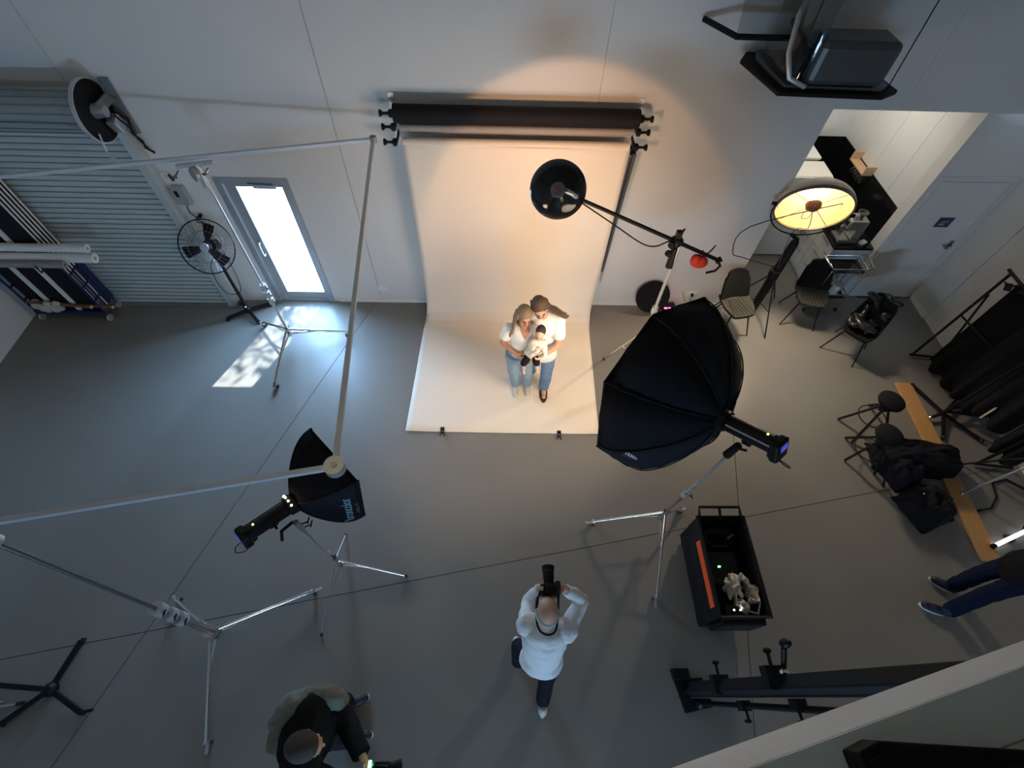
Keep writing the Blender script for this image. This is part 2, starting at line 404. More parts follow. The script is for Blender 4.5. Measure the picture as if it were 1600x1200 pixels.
# ---- glass door in the back wall
d1 = struct(MB().bb(-3.39, -3.31, WY-.015, WY+.12, 0, 2.06).bb(-2.60, -2.52, WY-.015, WY+.12, 0, 2.06).bb(-3.31, -2.60, WY-.015, WY+.12, 1.98, 2.06)
            .bb(-3.31, -2.6, WY, WY+.12, 0, .025).build('door_1', 'alu_grey', bevel=.004)); d1['off'] = (0., 0., 0.)
lf = MB().bb(-3.305, -3.18, WY+.02, WY+.075, .03, 1.975).bb(-2.635, -2.605, WY+.02, WY+.075, .03, 1.975).bb(-3.18, -2.635, WY+.02, WY+.075, .03, .17).bb(-3.18, -2.635, WY+.02, WY+.075, 1.92, 1.975).build('door_leaf', 'alu_grey', d1, bevel=.004)
MB().bb(-3.18, -2.635, WY+.04, WY+.052, .17, 1.92).build('glass_pane', 'window_glass', d1)
MB().path([(-3.225, WY+.02, 1.08), (-3.225, WY-.03, 1.08), (-3.225, WY-.03, .90), (-3.225, WY+.02, .90)], .009).build('door_handle', 'alu_light', lf, label='silver pull handle')
MB().bb(-2.95, -2.68, WY-.03, WY+.02, 1.93, 1.975).build('door_closer', 'alu_light', d1)
MB().bb(-3.0, -2.9, WY-.03, WY-.015, 1.99, 2.0).bb(-2.95, -2.72, WY-.03, WY-.015, 1.985, 1.995).build('closer_arm', 'steel_dark', d1)
MB().bb(-3.27, -3.20, WY+.0, WY+.02, .05, .12).build('floor_bolt', 'alu_light', lf)
# door reveal outside is the wall thickness; outdoors beyond
MB().bb(-14, 10, 5.45, 30, -.2, -.02).build('terrace_paving', 'ground_pale')['kind'] = 'structure'
bpy.data.objects['terrace_paving'].name = 'trim_2'
t = T('shade_tree', 'leafy tree outside the glass door casting dappled shade', 'tree', (-1.1, 10.2, -.02))
MB().path([(-1.1, 10.2, -.02), (-1.15, 10.1, 2), (-1.3, 9.9, 4), (-1.2, 9.7, 5.5)], [.16, .13, .09, .03]).build('trunk', 'bark', t, smooth=60)
mb = MB(); rr = random.Random(3)
for k in range(760):
    c = V((-1.35+rr.gauss(0, .75), 9.4+rr.gauss(0, .6), 5.3+rr.gauss(0, .75))); a = rr.random()*7; q = Mx.Rotation(a, 3, 'Z') @ Mx.Rotation(rr.random()*2, 3, 'X')
    l = .05+.07*rr.random()
    mb.add([c+q@V(p) for p in ((-l, 0, 0), (0, -l*.3, .01), (l*1.4, 0, 0), (0, l*.3, .01))], [(0, 1, 2, 3)])
mb.build('foliage', 'leaf', t, kind='stuff')

# ---- roller shutter
t = T('roller_shutter', 'pale grey-green industrial roller shutter filling the wall on the left', 'shutter', (-5.4, 5.12, 0))
SX0, SX1 = -6.78, -4.05
sl = MB().add(*(lambda prof: ([(x, 5.13+py, pz) for x in (SX0, SX1) for (py, pz) in prof],
     [(0, 1, 2, 3, 4, 5), (11, 10, 9, 8, 7, 6)]+[(k, (k+1) % 6, 6+(k+1) % 6, 6+k) for k in range(6)]))([(0, 0), (-.012, .018), (-.014, .040), (-.004, .0655), (.012, .0655), (.012, 0)]))
sh = 0.0745
first = sl.build('slat', 'shutter_metal', t)
for k in range(1, 36):
    c = first.copy(); COL.objects.link(c); c.location = (0, 0, .03+sh*k)
first.location = (0, 0, .03)
MB().bb(SX0, SX1, 5.10, 5.15, 0, .035).build('bottom_bar', 'shutter_dark', t)
MB().bb(-4.07, -3.97, 5.09, 5.23, 0, 2.68).build('guide_rail', 'shutter_metal', t, bevel=.004)
MB().tube((SX0, 4.98, 2.92), (-4.06, 4.98, 2.92), .20, n=28).build('barrel_coil', 'shutter_coil', t, smooth=30)
for k in range(9):
    a = PI*(.55+.12*k); MB().box((-5.42, 4.98+.203*math.cos(a), 2.92+.203*math.sin(a)), (2.70, .006, .014), Mx.Rotation(a-PI/2, 3, 'X')).build('coil_slat', 'shutter_dark', t)
MB().lathe((-4.05, 4.98, 2.92), (1, 0, 0), [(.0, 0), (.27, 0), (.285, .005), (.285, .025), (.27, .03), (.25, .015), (0, .015)], 32).build('end_disc', 'black_plastic', t, smooth=30)
MB().lathe((-4.05, 4.98, 2.92), (1, 0, 0), [(.277, .0), (.292, .0), (.292, .035), (.277, .035), (.277, 0)], 40).build('chain_wheel_rim', 'alu_light', t, smooth=30)
MB().tube((-4.04, 4.98, 2.92), (-3.93, 4.98, 2.92), .07, .05, 16).build('motor', 'alu_grey', t, smooth=40)
MB().box((-3.98, 5.10, 2.95), (.02, .26, .10)).box((-3.94, 5.21, 2.85), (.10, .03, .55)).build('bracket', 'shutter_dark', t)
MB().box((-3.97, 5.06, 2.76), (.10, .12, .14), Mx.Rotation(.4, 3, 'X')).build('gear_box', 'alu_light', t, bevel=.01)
MB().path([(-3.95, 5.10, 2.88), (-3.90, 5.16, 2.75), (-3.95, 5.17, 2.6), (-3.9, 5.18, 2.5), (-3.93, 5.2, 2.42), (-3.86, 5.2, 2.36)], .012).path([(-3.93, 5.05, 2.85), (-3.88, 5.1, 2.68), (-3.92, 5.16, 2.55), (-3.9, 5.2, 2.4)], .010).build('cable', 'black_plastic', t)
MB().path([(-4.02, 4.82, 2.78), (-4.03, 4.78, 2.62), (-4.0, 4.76, 2.56)], .009).tube((-4.0, 4.76, 2.56), (-3.96, 4.76, 2.53), .02).build('pull_cord', 'alu_light', t)
t = T('shutter_control', 'grey control box with cord beside the roller shutter rail', 'control box', (-3.85, WY, 1.82))
MB().bb(-3.93, -3.77, WY-.06, WY, 1.70, 1.95).build('case', 'alu_grey', t, bevel=.015)
MB().bb(-3.90, -3.86, WY-.066, WY-.06, 1.82, 1.90).build('switch', 'black_plastic', t)
MB().path([(-3.86, WY-.03, 1.70), (-3.88, WY-.03, 1.58), (-3.82, WY-.04, 1.5), (-3.86, WY-.03, 1.44), (-3.79, WY-.03, 1.43), (-3.84, WY-.04, 1.5), (-3.78, WY-.02, 1.53)], .006).tube((-3.78, WY-.05, 1.53), (-3.78, WY, 1.53), .022).build('cord', 'black_plastic', t)
t = T('wall_tap', 'small curved black cable stub on wall above control box', 'cable', (-3.88, WY, 2.08))
MB().path([(-3.93, WY, 2.04), (-3.94, WY-.04, 2.09), (-3.90, WY-.05, 2.13), (-3.86, WY-.03, 2.09)], .006).build('cord', 'white_matt', t)
MB().tube((-3.86, WY-.03, 2.10), (-3.84, WY-.03, 2.02), .012, .016).build('plug', 'black_plastic', t)
def socket(x, z, lab):
    t = T('wall_socket', lab, 'socket', (x, WY, z))
    MB().bb(x-.075, x+.075, WY-.012, WY, z-.04, z+.04).build('plate', 'white_gloss', t, bevel=.004)
    for dx in (-.037, .037): MB().lathe((x+dx, WY-.012, z), (0, -1, 0), [(.026, 0), (.026, .003), (.02, .003), (.018, -.006), (0, -.006)], 16).build('outlet', 'white_matt', t)
    return t
socket(-1.74, .28, 'white double socket low on wall between glass door and backdrop')
t = socket(2.9, .26, 'white wall socket holding a black plug behind the octagonal softbox')
MB().tube((2.9, WY-.05, .26), (2.9, WY-.012, .26), .02).path([(2.9, WY-.04, .25), (2.9, WY-.05, .12), (2.88, WY-.06, .01)], .005).build('plug', 'black_plastic', t)

# ---- kitchen behind the opening
kx0, kx1, ky1 = 3.49, 5.48, 7.55
struct(MB().bb(3.29, 3.49, 5.45, 7.75, 0, 3.1).build('wall_kitchen_left', 'white_matt'))
struct(MB().bb(3.29, 5.7, ky1, 7.75, 0, 3.1).build('wall_kitchen_back', 'white_matt'))
kr = struct(MB().bb(kx1+.02, 5.7, 5.69, 7.75, 0, 3.1).build('wall_kitchen_right', 'white_matt')); kr['off'] = (0., 0., 0.)
for (a, b) in ((5.69, 6.08), (6.085, 6.62), (6.625, 7.15), (7.155, 7.55)): MB().bb(kx1, kx1+.02, a, b, 1.46, 3.0).build('panel', 'white_gloss', kr)
struct(MB().bb(3.29, 5.7, 5.45, 7.75, 2.985, 3.2).build('ceiling_kitchen', 'white_matt'))
dw = struct(MB().bb(5.44, 6.7, 5.5, 5.685, 0, 2.98).build('wall_passage', 'wall_right_paint'))
struct(MB().bb(5.45, 6.585, 5.488, 5.499, 0, .05).build('baseboard_passage', 'alu_grey'))
d2 = struct(MB().bb(5.50, 5.56, 5.475, 5.499, 0, 2.03).bb(6.46, 6.53, 5.475, 5.499, 0, 2.03).bb(5.50, 6.53, 5.475, 5.499, 2.03, 2.09).build('door_2', 'wall_right_paint')); d2['off'] = (0., 0., 0.)
lf = MB().bb(5.565, 6.455, 5.48, 5.499, .01, 2.02).build('door_leaf', 'white_matt', d2)
MB().bb(6.38, 6.42, 5.465, 5.48, .98, 1.12).tube((6.40, 5.44, 1.06), (6.40, 5.47, 1.06), .011).tube((6.40, 5.435, 1.06), (6.28, 5.435, 1.06), .011).build('door_handle', 'steel_dark', lf, label='dark lever handle')
sg = T('door_sign', 'small dark violet sign on the pale door beside the kitchen', 'sign', (6.02, 5.478, 1.42))
MB().bb(5.93, 6.13, 5.472, 5.48, 1.35, 1.50).build('plate', 'sign_violet', sg)
MB().bb(5.97, 6.05, 5.470, 5.472, 1.38, 1.41).bb(5.97, 6.09, 5.470, 5.472, 1.43, 1.445).build('print', 'alu_grey', sg)
t = T('wall_spotlight', 'round black recessed spot high on wall right of kitchen opening', 'lamp', (6.35, 5.48, 2.55))
MB().lathe((6.30, 5.5, 2.52), (0, -1, 0), [(0, 0), (.04, 0), (.045, .02), (.03, .02), (.02, .005), (0, .005)], 20).build('housing', 'black_plastic', t)
# base unit and worktop
t = T('kitchen_base_unit', 'pale kitchen base cabinet under the black worktop', 'cabinet', (5.15, 6.5, 0))
MB().bb(4.90, 5.43, 5.58, 7.53, .0, .86).build('body', 'cabinet_cool', t)
for k, (a, b) in enumerate(((5.59, 6.05), (6.06, 6.55), (6.56, 7.05))):
    for (z0, z1) in ((.06, .33), (.34, .60), (.61, .85)):
        dr = MB().bb(4.882, 4.90, a, b, z0, z1).build('drawer', 'white_gloss', t)
        MB().bb(4.870, 4.882, a+.12, b-.12, z1-.05, z1-.035).build('handle', 'alu_grey', dr)
tag(MB().bb(4.86, 5.435, 5.55, 5.69, .86, .90).bb(4.86, 5.466, 5.69, 7.53, .86, .90).build('worktop', 'black_gloss', bevel=.003), 'glossy black worktop running back through the kitchen', 'worktop')
struct(MB().bb(kx1-.012, kx1+.02, 5.69, 7.55, .90, 1.46).bb(4.86, kx1, ky1-.012, ky1, .90, 1.46).build('trim_3', 'black_gloss'))
t = T('refrigerator', 'white fridge standing left in the kitchen behind the bowl lamp', 'fridge', (4.5, 6.7, 0))
MB().bb(4.22, 4.86, 6.44, 6.84, 0, 1.46).build('body', 'fridge_white', t, bevel=.012)
MB().bb(4.22, 4.86, 6.415, 6.44, .03, 1.45).build('door', 'fridge_white', t, bevel=.008)
t = T('tall_cabinet', 'white cabinet behind the fridge carrying a glass jar', 'cabinet', (4.3, 7.2, 0))
MB().bb(3.95, 4.80, 6.88, 7.52, 0, 1.47).build('body', 'white_gloss', t); MB().bb(3.94, 4.81, 6.86, 7.53, 1.47, 1.50).build('top', 'white_gloss', t)
t = T('glass_jar', 'wide glass jar with greenery on top of the tall cabinet', 'jar', (4.56, 7.10, 1.5))
MB().lathe((4.56, 7.10, 1.5), (0, 0, 1), [(0, .004), (.07, .004), (.10, .06), (.12, .2), (.115, .2), (.095, .065), (.065, .012), (0, .012)], 24).build('vessel', 'glass_clear', t, smooth=50)
mb = MB()
for k in range(7): mb.ell((4.56+.03*math.cos(k*2.4), 7.10+.03*math.sin(k*2.4), 1.53+.014*k), (.035, .02, .015), Mx.Rotation(k, 3, 'Z'), 8, 5)
mb.build('greenery', 'greenery', t)
t = T('glass_bowl', 'clear glass bowl beside the fridge on the black worktop', 'bowl', (4.98, 6.72, .9))
MB().lathe((4.98, 6.72, .9), (0, 0, 1), [(0, .004), (.05, .004), (.10, .06), (.115, .11), (.11, .11), (.092, .062), (.045, .012), (0, .012)], 24).build('vessel', 'glass_clear', t, smooth=50)
mb = MB()
for k in range(5): mb.ell((4.98+.04*math.cos(k*1.26), 6.72+.04*math.sin(k*1.26), .945), (.032, .032, .03), None, 10, 6)
mb.build('contents', 'white_matt', t)
t = T('glass_rack', 'pale wooden glass shelf on the white kitchen wall above the splashback', 'shelf', (5.42, 6.75, 1.46))
MB().bb(5.32, 5.478, 6.53, 6.95, 1.43, 1.447).build('board', 'wood_pale', t)
for y in (6.53, 6.95): MB().bb(5.32, 5.478, y-.009, y+.009, 1.43, 1.56).build('bracket', 'wood_pale', t)
wg0 = None
for k in range(5):
    y = 6.60+.07*k
    lab = ['stemmed glass at the near end of the hanging row under the wooden shelf', 'second stemmed glass from the near end under the wooden shelf', 'middle stemmed glass hanging under the wooden shelf', 'second stemmed glass from the far end under the wooden shelf', 'stemmed glass at the far end of the hanging row under the wooden shelf'][k]
    if wg0 is None:
        wg0 = T('wine_glass', lab, 'glass', (5.40, y, 1.26), 'glasses under the wooden shelf', rotz=0)
        MB().lathe((0, 0, 0), (0, 0, 1), [(.022, 0), (.03, .03), (.028, .07), (.006, .09)], 14).build('cup', 'glass_clear', wg0, smooth=60)
        MB().lathe((0, 0, 0), (0, 0, 1), [(.005, .085), (.004, .155), (.026, .160), (.026, .165), (0, .165)], 14).build('stem', 'glass_clear', wg0, smooth=40)
    else:
        c = copy_tree(wg0); c.location = (5.40, y, 1.26); c['label'] = lab
t = T('coffee_machine', 'steel espresso machine with bean hopper on the black worktop', 'coffee machine', (5.08, 5.76, .9))
MB().bb(4.93, 5.20, 5.66, 5.88, 1.12, 1.27).build('body', 'coffee_steel', t, bevel=.02)
MB().bb(5.08, 5.20, 5.66, 5.88, .92, 1.12).build('back_column', 'coffee_steel', t, bevel=.008)
MB().bb(4.91, 5.20, 5.64, 5.90, .90, .945).build('drip_tray', 'steel_dark', t, bevel=.01)
MB().bb(4.925, 5.07, 5.66, 5.88, .945, .953).build('tray_grid', 'chrome', t)
MB().lathe((5.10, 5.78, 1.27), (0, 0, 1), [(.04, 0), (.045, .03), (.07, .07), (.07, .08), (.062, .08), (.04, .04), (0, .03)], 22).build('hopper', 'steel_dark', t, smooth=40)
MB().bb(4.924, 4.932, 5.70, 5.76, 1.17, 1.23).build('display', 'black_gloss', t)
MB().tube((5.0, 5.74, 1.12), (5.0, 5.74, 1.07), .03).tube((5.0, 5.74, 1.09), (4.88, 5.72, 1.09), .012).build('portafilter', 'steel_dark', t)
MB().path([(4.97, 5.86, 1.14), (4.94, 5.88, 1.08), (4.95, 5.88, .98)], .006).build('steam_wand', 'chrome', t)
t = T('cup', 'small white cup at the far side of the coffee machine', 'cup', (5.14, 6.02, .9))
MB().lathe((5.14, 6.02, .9), (0, 0, 1), [(0, .003), (.02, .003), (.03, .05), (.027, .05), (.018, .008), (0, .008)], 16).build('bowl', 'white_gloss', t, smooth=50)
MB().path([(5.168, 6.02, .94), (5.185, 6.02, .935), (5.18, 6.02, .915), (5.163, 6.02, .912)], .004).build('handle', 'white_gloss', t)
t = T('napkin_pack', 'small white packet at the near end of the black worktop', 'packet', (5.3, 5.66, .9))
MB().box((5.30, 5.66, .92), (.10, .07, .04), Mx.Rotation(.4, 3, 'Z')).build('wrap', 'white_gloss', t, bevel=.006); MB().box((5.30, 5.66, .942), (.06, .03, .004), Mx.Rotation(.4, 3, 'Z')).build('flap', 'white_matt', t)
t = T('ceiling_downlight', 'square warm ceiling light inside the kitchen', 'lamp', (4.5, 6.5, 2.985))
MB().bb(4.2, 4.8, 6.2, 6.8, 2.965, 2.985).build('frame', 'white_gloss', t); MB().bb(4.23, 4.77, 6.23, 6.77, 2.960, 2.966).build('diffuser', 'white_gloss', t)
bpy.data.objects['kitchen_ceiling_lamp'].location.z = 2.94
# bar cart
t = T('bar_cart', 'small chrome bar cart standing at the end of the kitchen worktop', 'cart', (4.97, 5.32, 0))
x0, x1, y0, y1 = 4.72, 5.22, 5.16, 5.45
for (x, y) in ((x0, y0), (x1, y0), (x1, y1), (x0, y1)):
    lg = MB().tube((x, y, .05), (x, y, .80), .010).build('leg', 'chrome', t, smooth=40)
    MB().tube((x-.012, y, .03), (x+.012, y, .03), .03, n=14).build('wheel', 'rubber', lg)
for z in (.28, .78): MB().bb(x0, x1, y0, y1, z-.01, z).build('shelf_tray', 'black_gloss', t)
for z in (.34, .84):
    MB().path([(x0, y0, z), (x1, y0, z), (x1, y1, z), (x0, y1, z), (x0, y0, z)], .012).build('rail', 'chrome', t)
MB().path([(x0, y0, .84), (x0-.07, y0, .90), (x0-.09, (y0+y1)/2, .91), (x0-.07, y1, .90), (x0, y1, .84)], .013).build('push_handle', 'chrome', t, smooth=60)
MB().path([(x1, y0, .84), (x1+.06, y0, .88), (x1+.07, (y0+y1)/2, .89), (x1+.06, y1, .88), (x1, y1, .84)], .012).build('basket_rim', 'steel_dark', t, smooth=60)
t = T('cart_bottle', 'dark bottle standing on the lower shelf of the bar cart', 'bottle', (4.9, 5.25, .28))
MB().lathe((4.9, 5.25, .28), (0, 0, 1), [(0, 0), (.045, 0), (.045, .16), (.018, .22), (.018, .28), (0, .28)], 16).build('body', 'black_gloss', t, smooth=40); MB().lathe((4.9, 5.25, .56), (0, 0, 1), [(.02, -.03), (.02, .005), (0, .005)], 12).build('cap', 'steel_dark', t)
t = T('cart_canister', 'pale canister on the lower shelf of the bar cart', 'canister', (5.08, 5.28, .28))
MB().lathe((5.08, 5.28, .28), (0, 0, 1), [(0, 0), (.06, 0), (.06, .16), (0, .16)], 18).build('body', 'white_matt', t, smooth=40); MB().lathe((5.08, 5.28, .44), (0, 0, 1), [(.062, 0), (.062, .015), (0, .015)], 18).build('lid', 'alu_grey', t)

t = T('ceiling_lamp', 'round ceiling lamp high above whose glint shows on the grey floor', 'lamp', (-2.0, 2.6, 6.9))
MB().lathe((-2.0, 2.6, 7.0), (0, 0, -1), [(0, 0), (.26, 0), (.28, .03), (.27, .09), (.25, .09), (.24, .05), (0, .05)], 32).build('housing', 'white_matt', t, smooth=40)
MB().lathe((-2.0, 2.6, 6.945), (0, 0, -1), [(0, .01), (.235, .01), (.235, 0), (0, 0)], 32).build('diffuser', 'lamp_glow', t)
# ---- wall hung cases, top right
t = T('wall_case', 'dark case with clear curved front on a black wall tray, top right', 'case', (2.9, 4.85, 3.5))
MB().prism([(2.24, 5.06), (2.40, 4.44), (3.32, 4.41), (3.50, 4.52), (3.36, 5.23), (2.34, 5.23)], 3.46, 3.50).build('tray', 'black_plastic', t, bevel=.01)
MB().prism([(2.36, 5.03), (2.46, 4.50), (3.32, 4.47), (3.40, 4.55), (3.3, 5.2), (2.42, 5.2)], 3.50, 3.53).build('tray_rim', 'steel_dark', t, bevel=.005)
MB().bb(2.62, 3.30, 4.47, 4.80, 3.53, 3.87).build('dark_panel', 'case_grey', t, bevel=.05)
MB().bb(2.60, 2.64, 4.52, 4.60, 3.53, 3.90).bb(2.55, 2.6, 4.55, 4.9, 3.53, 3.80).build('inner_column', 'black_plastic', t)
def cur(u, v): a = PI/2*u; return (2.62-.20*math.sin(a), 4.50+.0+.55*(1-math.cos(a)), 3.53+.62*v-.10*u*v)
MB().slab(cur, 10, 6, lambda u, v: (.008, .008, 0)).build('clear_cover', 'tinted_glass', t, smooth=60)
MB().path([(2.62, 4.47, 3.53), (2.45, 4.46, 3.6), (2.40, 4.55, 3.75), (2.45, 4.75, 3.95), (2.6, 5.0, 4.15), (2.8, 5.2, 4.25)], .022, 10).build('pale_hose', 'alu_light', t, smooth=60)
for (x, y) in ((2.75, 5.0), (3.42, 4.56)): MB().tube((x, y, 3.5), (x, y+.2, 7.0), .005).build('hanging_wire', 'black_plastic', t)
t = T('wall_bracket', 'bent black bar with clear panel on the wall, left of dark case', 'bracket', (2.1, 5.0, 3.65))
MB().path([(1.83, 5.2, 3.76), (2.06, 4.90, 3.735), (2.62, 4.90, 3.735), (2.66, 5.22, 3.76)], .026, 8).build('bar', 'black_plastic', t)
MB().slab(lambda u, v: (2.06+.56*u, 4.92+.2*v, 3.75+.6*v), 2, 2, lambda u, v: (0, .008, 0)).build('clear_panel', 'tinted_glass', t)

# ============================================================ BACKDROP
t = T('backdrop_rollers', 'wall bracket holding three wide backdrop rolls, one black, two pale', 'backdrop holder', (.15, 5.05, 2.75))
RX0, RX1 = -1.10, 1.42
MB().tube((RX0, 5.06, 2.925), (RX1, 5.06, 2.925), .090, n=26).build('black_roll', 'paper_black', t, 'black paper roll', smooth=30)
MB().tube((RX0+.04, 5.06, 2.785), (RX1-.04, 5.06, 2.785), .038, n=20).build('grey_roll', 'paper_grey', t, 'grey beige paper roll', smooth=30)
MB().tube((RX0+.06, 5.02, 2.645), (RX1-.05, 5.02, 2.645), .050, n=20).build('white_roll', 'paper', t, 'white paper roll', smooth=30)
for sx, x in ((-1, RX0-.03), (1, RX1+.03)):
    for (y, z) in ((5.06, 2.925), (5.06, 2.785), (5.02, 2.645)):
        MB().tube((x, y, z), (x+sx*.10, y, z), .012).lathe((x, y, z), (sx, 0, 0), [(.0, -.02), (.04, -.02), (.04, .01), (.015, .03), (.012, .075), (.034, .10), (.034, .115), (0, .115)], 14).build('expander_knob', 'black_plastic', t, smooth=30)
        MB().bb(x-sx*.02-.006, x-sx*.02+.006, y-.03, WY-.002, z-.025, z+.025).build('hook', 'black_plastic', t)
    MB().bb(x-.03, x+.03, WY-.012, WY-.001, 2.5, 3.05).build('wall_plate', 'alu_light', t)
# the paper sweep
def sweep(u, v):
    L = [(4.968, 2.645), (4.968, 2.3), (4.972, 1.6), (4.985, .9), (5.0, .5), (4.985, .25), (4.93, .1), (4.83, .03), (4.7, .006), (4.2, .005), (3.6, .005), (2.98, .005)]
    s = v*(len(L)-1); i = min(int(s), len(L)-2); f = s-i
    y = L[i][0]*(1-f)+L[i+1][0]*f; z = L[i][1]*(1-f)+L[i+1][1]*f
    w = max(0, (v-.75)*4)
    x0 = -1.04*(1-v*v)-1.19*v*v; x1 = 1.38*(1-v*v)+1.285*v*v
    z += .004*w*(1+math.sin(u*9+v*7))*.5+(.012*w*w*(math.exp(-((u-.0)/.08)**2)+math.exp(-((u-1)/.08)**2)))
    y += .006*math.sin(u*8)*(1-w)-.03*w*u
    return (x0+(x1-x0)*u, y, z)
tag(MB().slab(sweep, 40, 66, lambda u, v: (0, .0012, .0012)).build('backdrop_paper', 'paper', smooth=180), 'white seamless paper sweeping from roll down the wall across floor', 'backdrop')
def clip(x, y, lab, rz):
    t = T('floor_clamp', lab, 'clamp', (x, y, 0), 'clamps on the paper edge', rotz=rz)
    MB().box((0, .02, .020), (.05, .09, .012)).build('jaw', 'black_plastic', t, bevel=.003); MB().path([(-.015, -.02, .03), (-.025, -.07, .045)], .007).path([(.015, -.02, .03), (.025, -.07, .035)], .007).build('grip', 'black_plastic', t)
    MB().tube((-.03, 0, .03), (.03, 0, .03), .006).build('spring', 'steel_dark', t)
clip(-.72, 2.97, 'black clamp on the front paper edge, left of the pair', .05); clip(.77, 2.93, 'black clamp on the front paper edge, right of the pair', -.05)
t = T('weight_bar', 'dark hanging bar along the right side of the backdrop paper', 'bar', (1.45, 5.14, .6))
MB().path([(1.47, 5.10, 2.52), (1.455, 5.14, 1.6), (1.44, 5.16, .75)], [.022, .022, .018], 10).build('tube', 'steel_dark', t, smooth=60)
MB().path([(1.50, 5.12, 2.5), (1.47, 5.15, 1.4), (1.455, 5.16, .55)], .006).build('chain', 'alu_grey', t)
MB().bb(1.44, 1.50, 5.15, WY, 2.48, 2.56).build('mount', 'black_plastic', t)

# ============================================================ STANDS
def caster(parent, p, rz=0, r=.035, brake=True):
    p = V(p); c, s = math.cos(rz), math.sin(rz)
    w = MB().tube(p+V((-.012*c, -.012*s, r-p.z)), p+V((.012*c, .012*s, r-p.z)), r, n=14).build('caster', 'rubber', parent)
    MB().box((p.x, p.y, r*2+.01), (.04, .05, .025), Mx.Rotation(rz, 3, 'Z')).tube((p.x, p.y, r), (p.x, p.y, r*2+.03), .012).build('caster_fork', 'chrome', parent)
    if brake: MB().box((p.x+.04*c, p.y+.04*s, r*1.5), (.09, .025, .006), Mx.Rotation(rz, 3, 'Z')).build('brake_pedal', 'alu_light', parent)
def light_stand(t, base, feet, top, m='chrome', r=.017, hub=.42, low=.16, collars=(1.1,), casters=True, rl=.010, m2=None, lean=None):
    bx, by = base; top_p = V((bx, by, top)) if lean is None else V(lean)
    ax = top_p-V((bx, by, 0))
    P = lambda z: V((bx, by, 0))+ax*(z/top)
    zs = [low]+list(collars)+[top]
    for i in range(len(zs)-1):
        MB().tube(P(zs[i]), P(zs[i+1]), r*(1-.18*i), n=12).build('pole_section', m if (m2 is None or i == 0) else m2, t, smooth=40)
    for z in collars:
        c = MB().tube(P(z-.05), P(z+.04), r*1.7, n=12).build('collar', 'black_plastic' if m != 'chrome' else 'alu_light', t, smooth=40)
        MB().tube(P(z), P(z)+V((.06, -.03, 0)), .007).tube(P(z)+V((.06, -.055, 0)), P(z)+V((.06, .0, 0)), .006).build('wing_knob', 'black_plastic', c)
    MB().tube(P(hub-.03), P(hub+.03), r*2, n=12).build('hub', m, t, smooth=40)
    MB().tube(P(low-.02), P(low+.03), r*1.9, n=12).build('lower_hub', m, t, smooth=40)
    for (fx, fy) in feet:
        f = V((fx, fy, .09 if casters else .012)); a = P(hub); b = P(low)
        lg = MB().tube(a, f, rl, rl, 10).build('leg', m, t, smooth=40)
        MB().tube(b, a.lerp(f, .52), rl*.7, n=8).build('brace', m, lg)
        if casters: caster(lg, f, math.atan2(fy-by, fx-bx))
        else: MB().tube(f+V((0, 0, .02)), f-V((0, 0, .012)), rl*1.5).build('rubber_foot', 'rubber', lg)

# --- overhead frame 12 x 12 ft on two roller stands
FZ = 2.76
A, B, Cc, Dd = V((-4.9, 4.03, FZ)), V((-1.31, 4.86, FZ)), V((-.99, 1.24, FZ)), V((-4.45, .59, FZ))
t = T('overhead_frame', 'large square silver tube frame held flat overhead between two stands', 'frame', (-2.9, 2.7, FZ))
def sq(mb, p, q, w, h):
    p = V(p); q = V(q); d = (q-p).normalized(); R = d.to_track_quat('X', 'Z').to_matrix()
    return mb.box((p+q)/2, ((q-p).length, w, h), R)
for (p, q) in ((A, B), (B, Cc), (Cc, Dd), (Dd, A)): sq(MB(), p, q, .034, .034).build('frame_tube', 'frame_alu', t, bevel=.003)
for p in (A, B, Cc, Dd):
    cj = MB().tube(p+V((0, 0, -.03)), p+V((0, 0, .03)), .062 if p is Cc else .036, n=24).build('corner_joint', 'alu_grey', t, smooth=30)
    MB().tube(p+V((0, 0, .03)), p+V((0, 0, .036)), .018, n=14).build('bolt', 'steel_dark', cj)
t = T('frame_stand', 'chrome roller stand in front of the glass door holding overhead frame', 'stand', (-2.94, 4.41, 0), 'roller stands of the overhead frame')
light_stand(t, (-2.94, 4.41), [(-2.21, 4.54), (-2.98, 3.64), (-3.42, 4.70)], 2.62, r=.022, hub=.30, low=.20, collars=(.86, .98, 1.10), rl=.016, m2='alu_light')
MB().tube((-2.94, 4.41, 2.50), (-2.94, 4.41, 2.74), .05, .035, 16).build('head', 'alu_light', t, smooth=40)
MB().lathe((-2.96, 4.36, 2.66), (-.6, -.8, .1), [(0, 0), (.065, 0), (.065, .035), (0, .035)], 20).build('grip_head', 'alu_grey', t, smooth=30)
sq(MB(), (-3.12, 4.37, 2.73), (-2.80, 4.445, 2.73), .06, .024).build('clamp_plate', 'alu_light', t, bevel=.004)
for dx in (-.13, .13): MB().tube((-2.96+dx, 4.35+dx*.23, 2.71), (-2.96+dx, 4.25+dx*.23, 2.71), .009).ell((-2.96+dx, 4.25+dx*.23, 2.71), (.03, .012, .012)).build('clamp_knob', 'steel_dark', t)
t = T('frame_stand', 'chrome roller stand lower left whose pole leans out of the frame', 'stand', (-2.69, .64, 0), 'roller stands of the overhead frame')
light_stand(t, (-2.69, .64), [(-1.91, 1.06), (-2.57, -.20), (-3.27, .98)], 2.70, r=.034, hub=.30, low=.20, collars=(.80, .95, 1.10), rl=.018, m2='steel_dark', lean=(-2.90, .84, 2.70))
MB().tube((-2.89, .83, 2.6), (-2.905, .845, 2.75), .05, .035, 16).build('head', 'alu_light', t, smooth=40)
sq(MB(), (-3.05, .85, 2.725), (-2.85, .88, 2.725), .06, .02).build('clamp_plate', 'alu_light', t, bevel=.004)

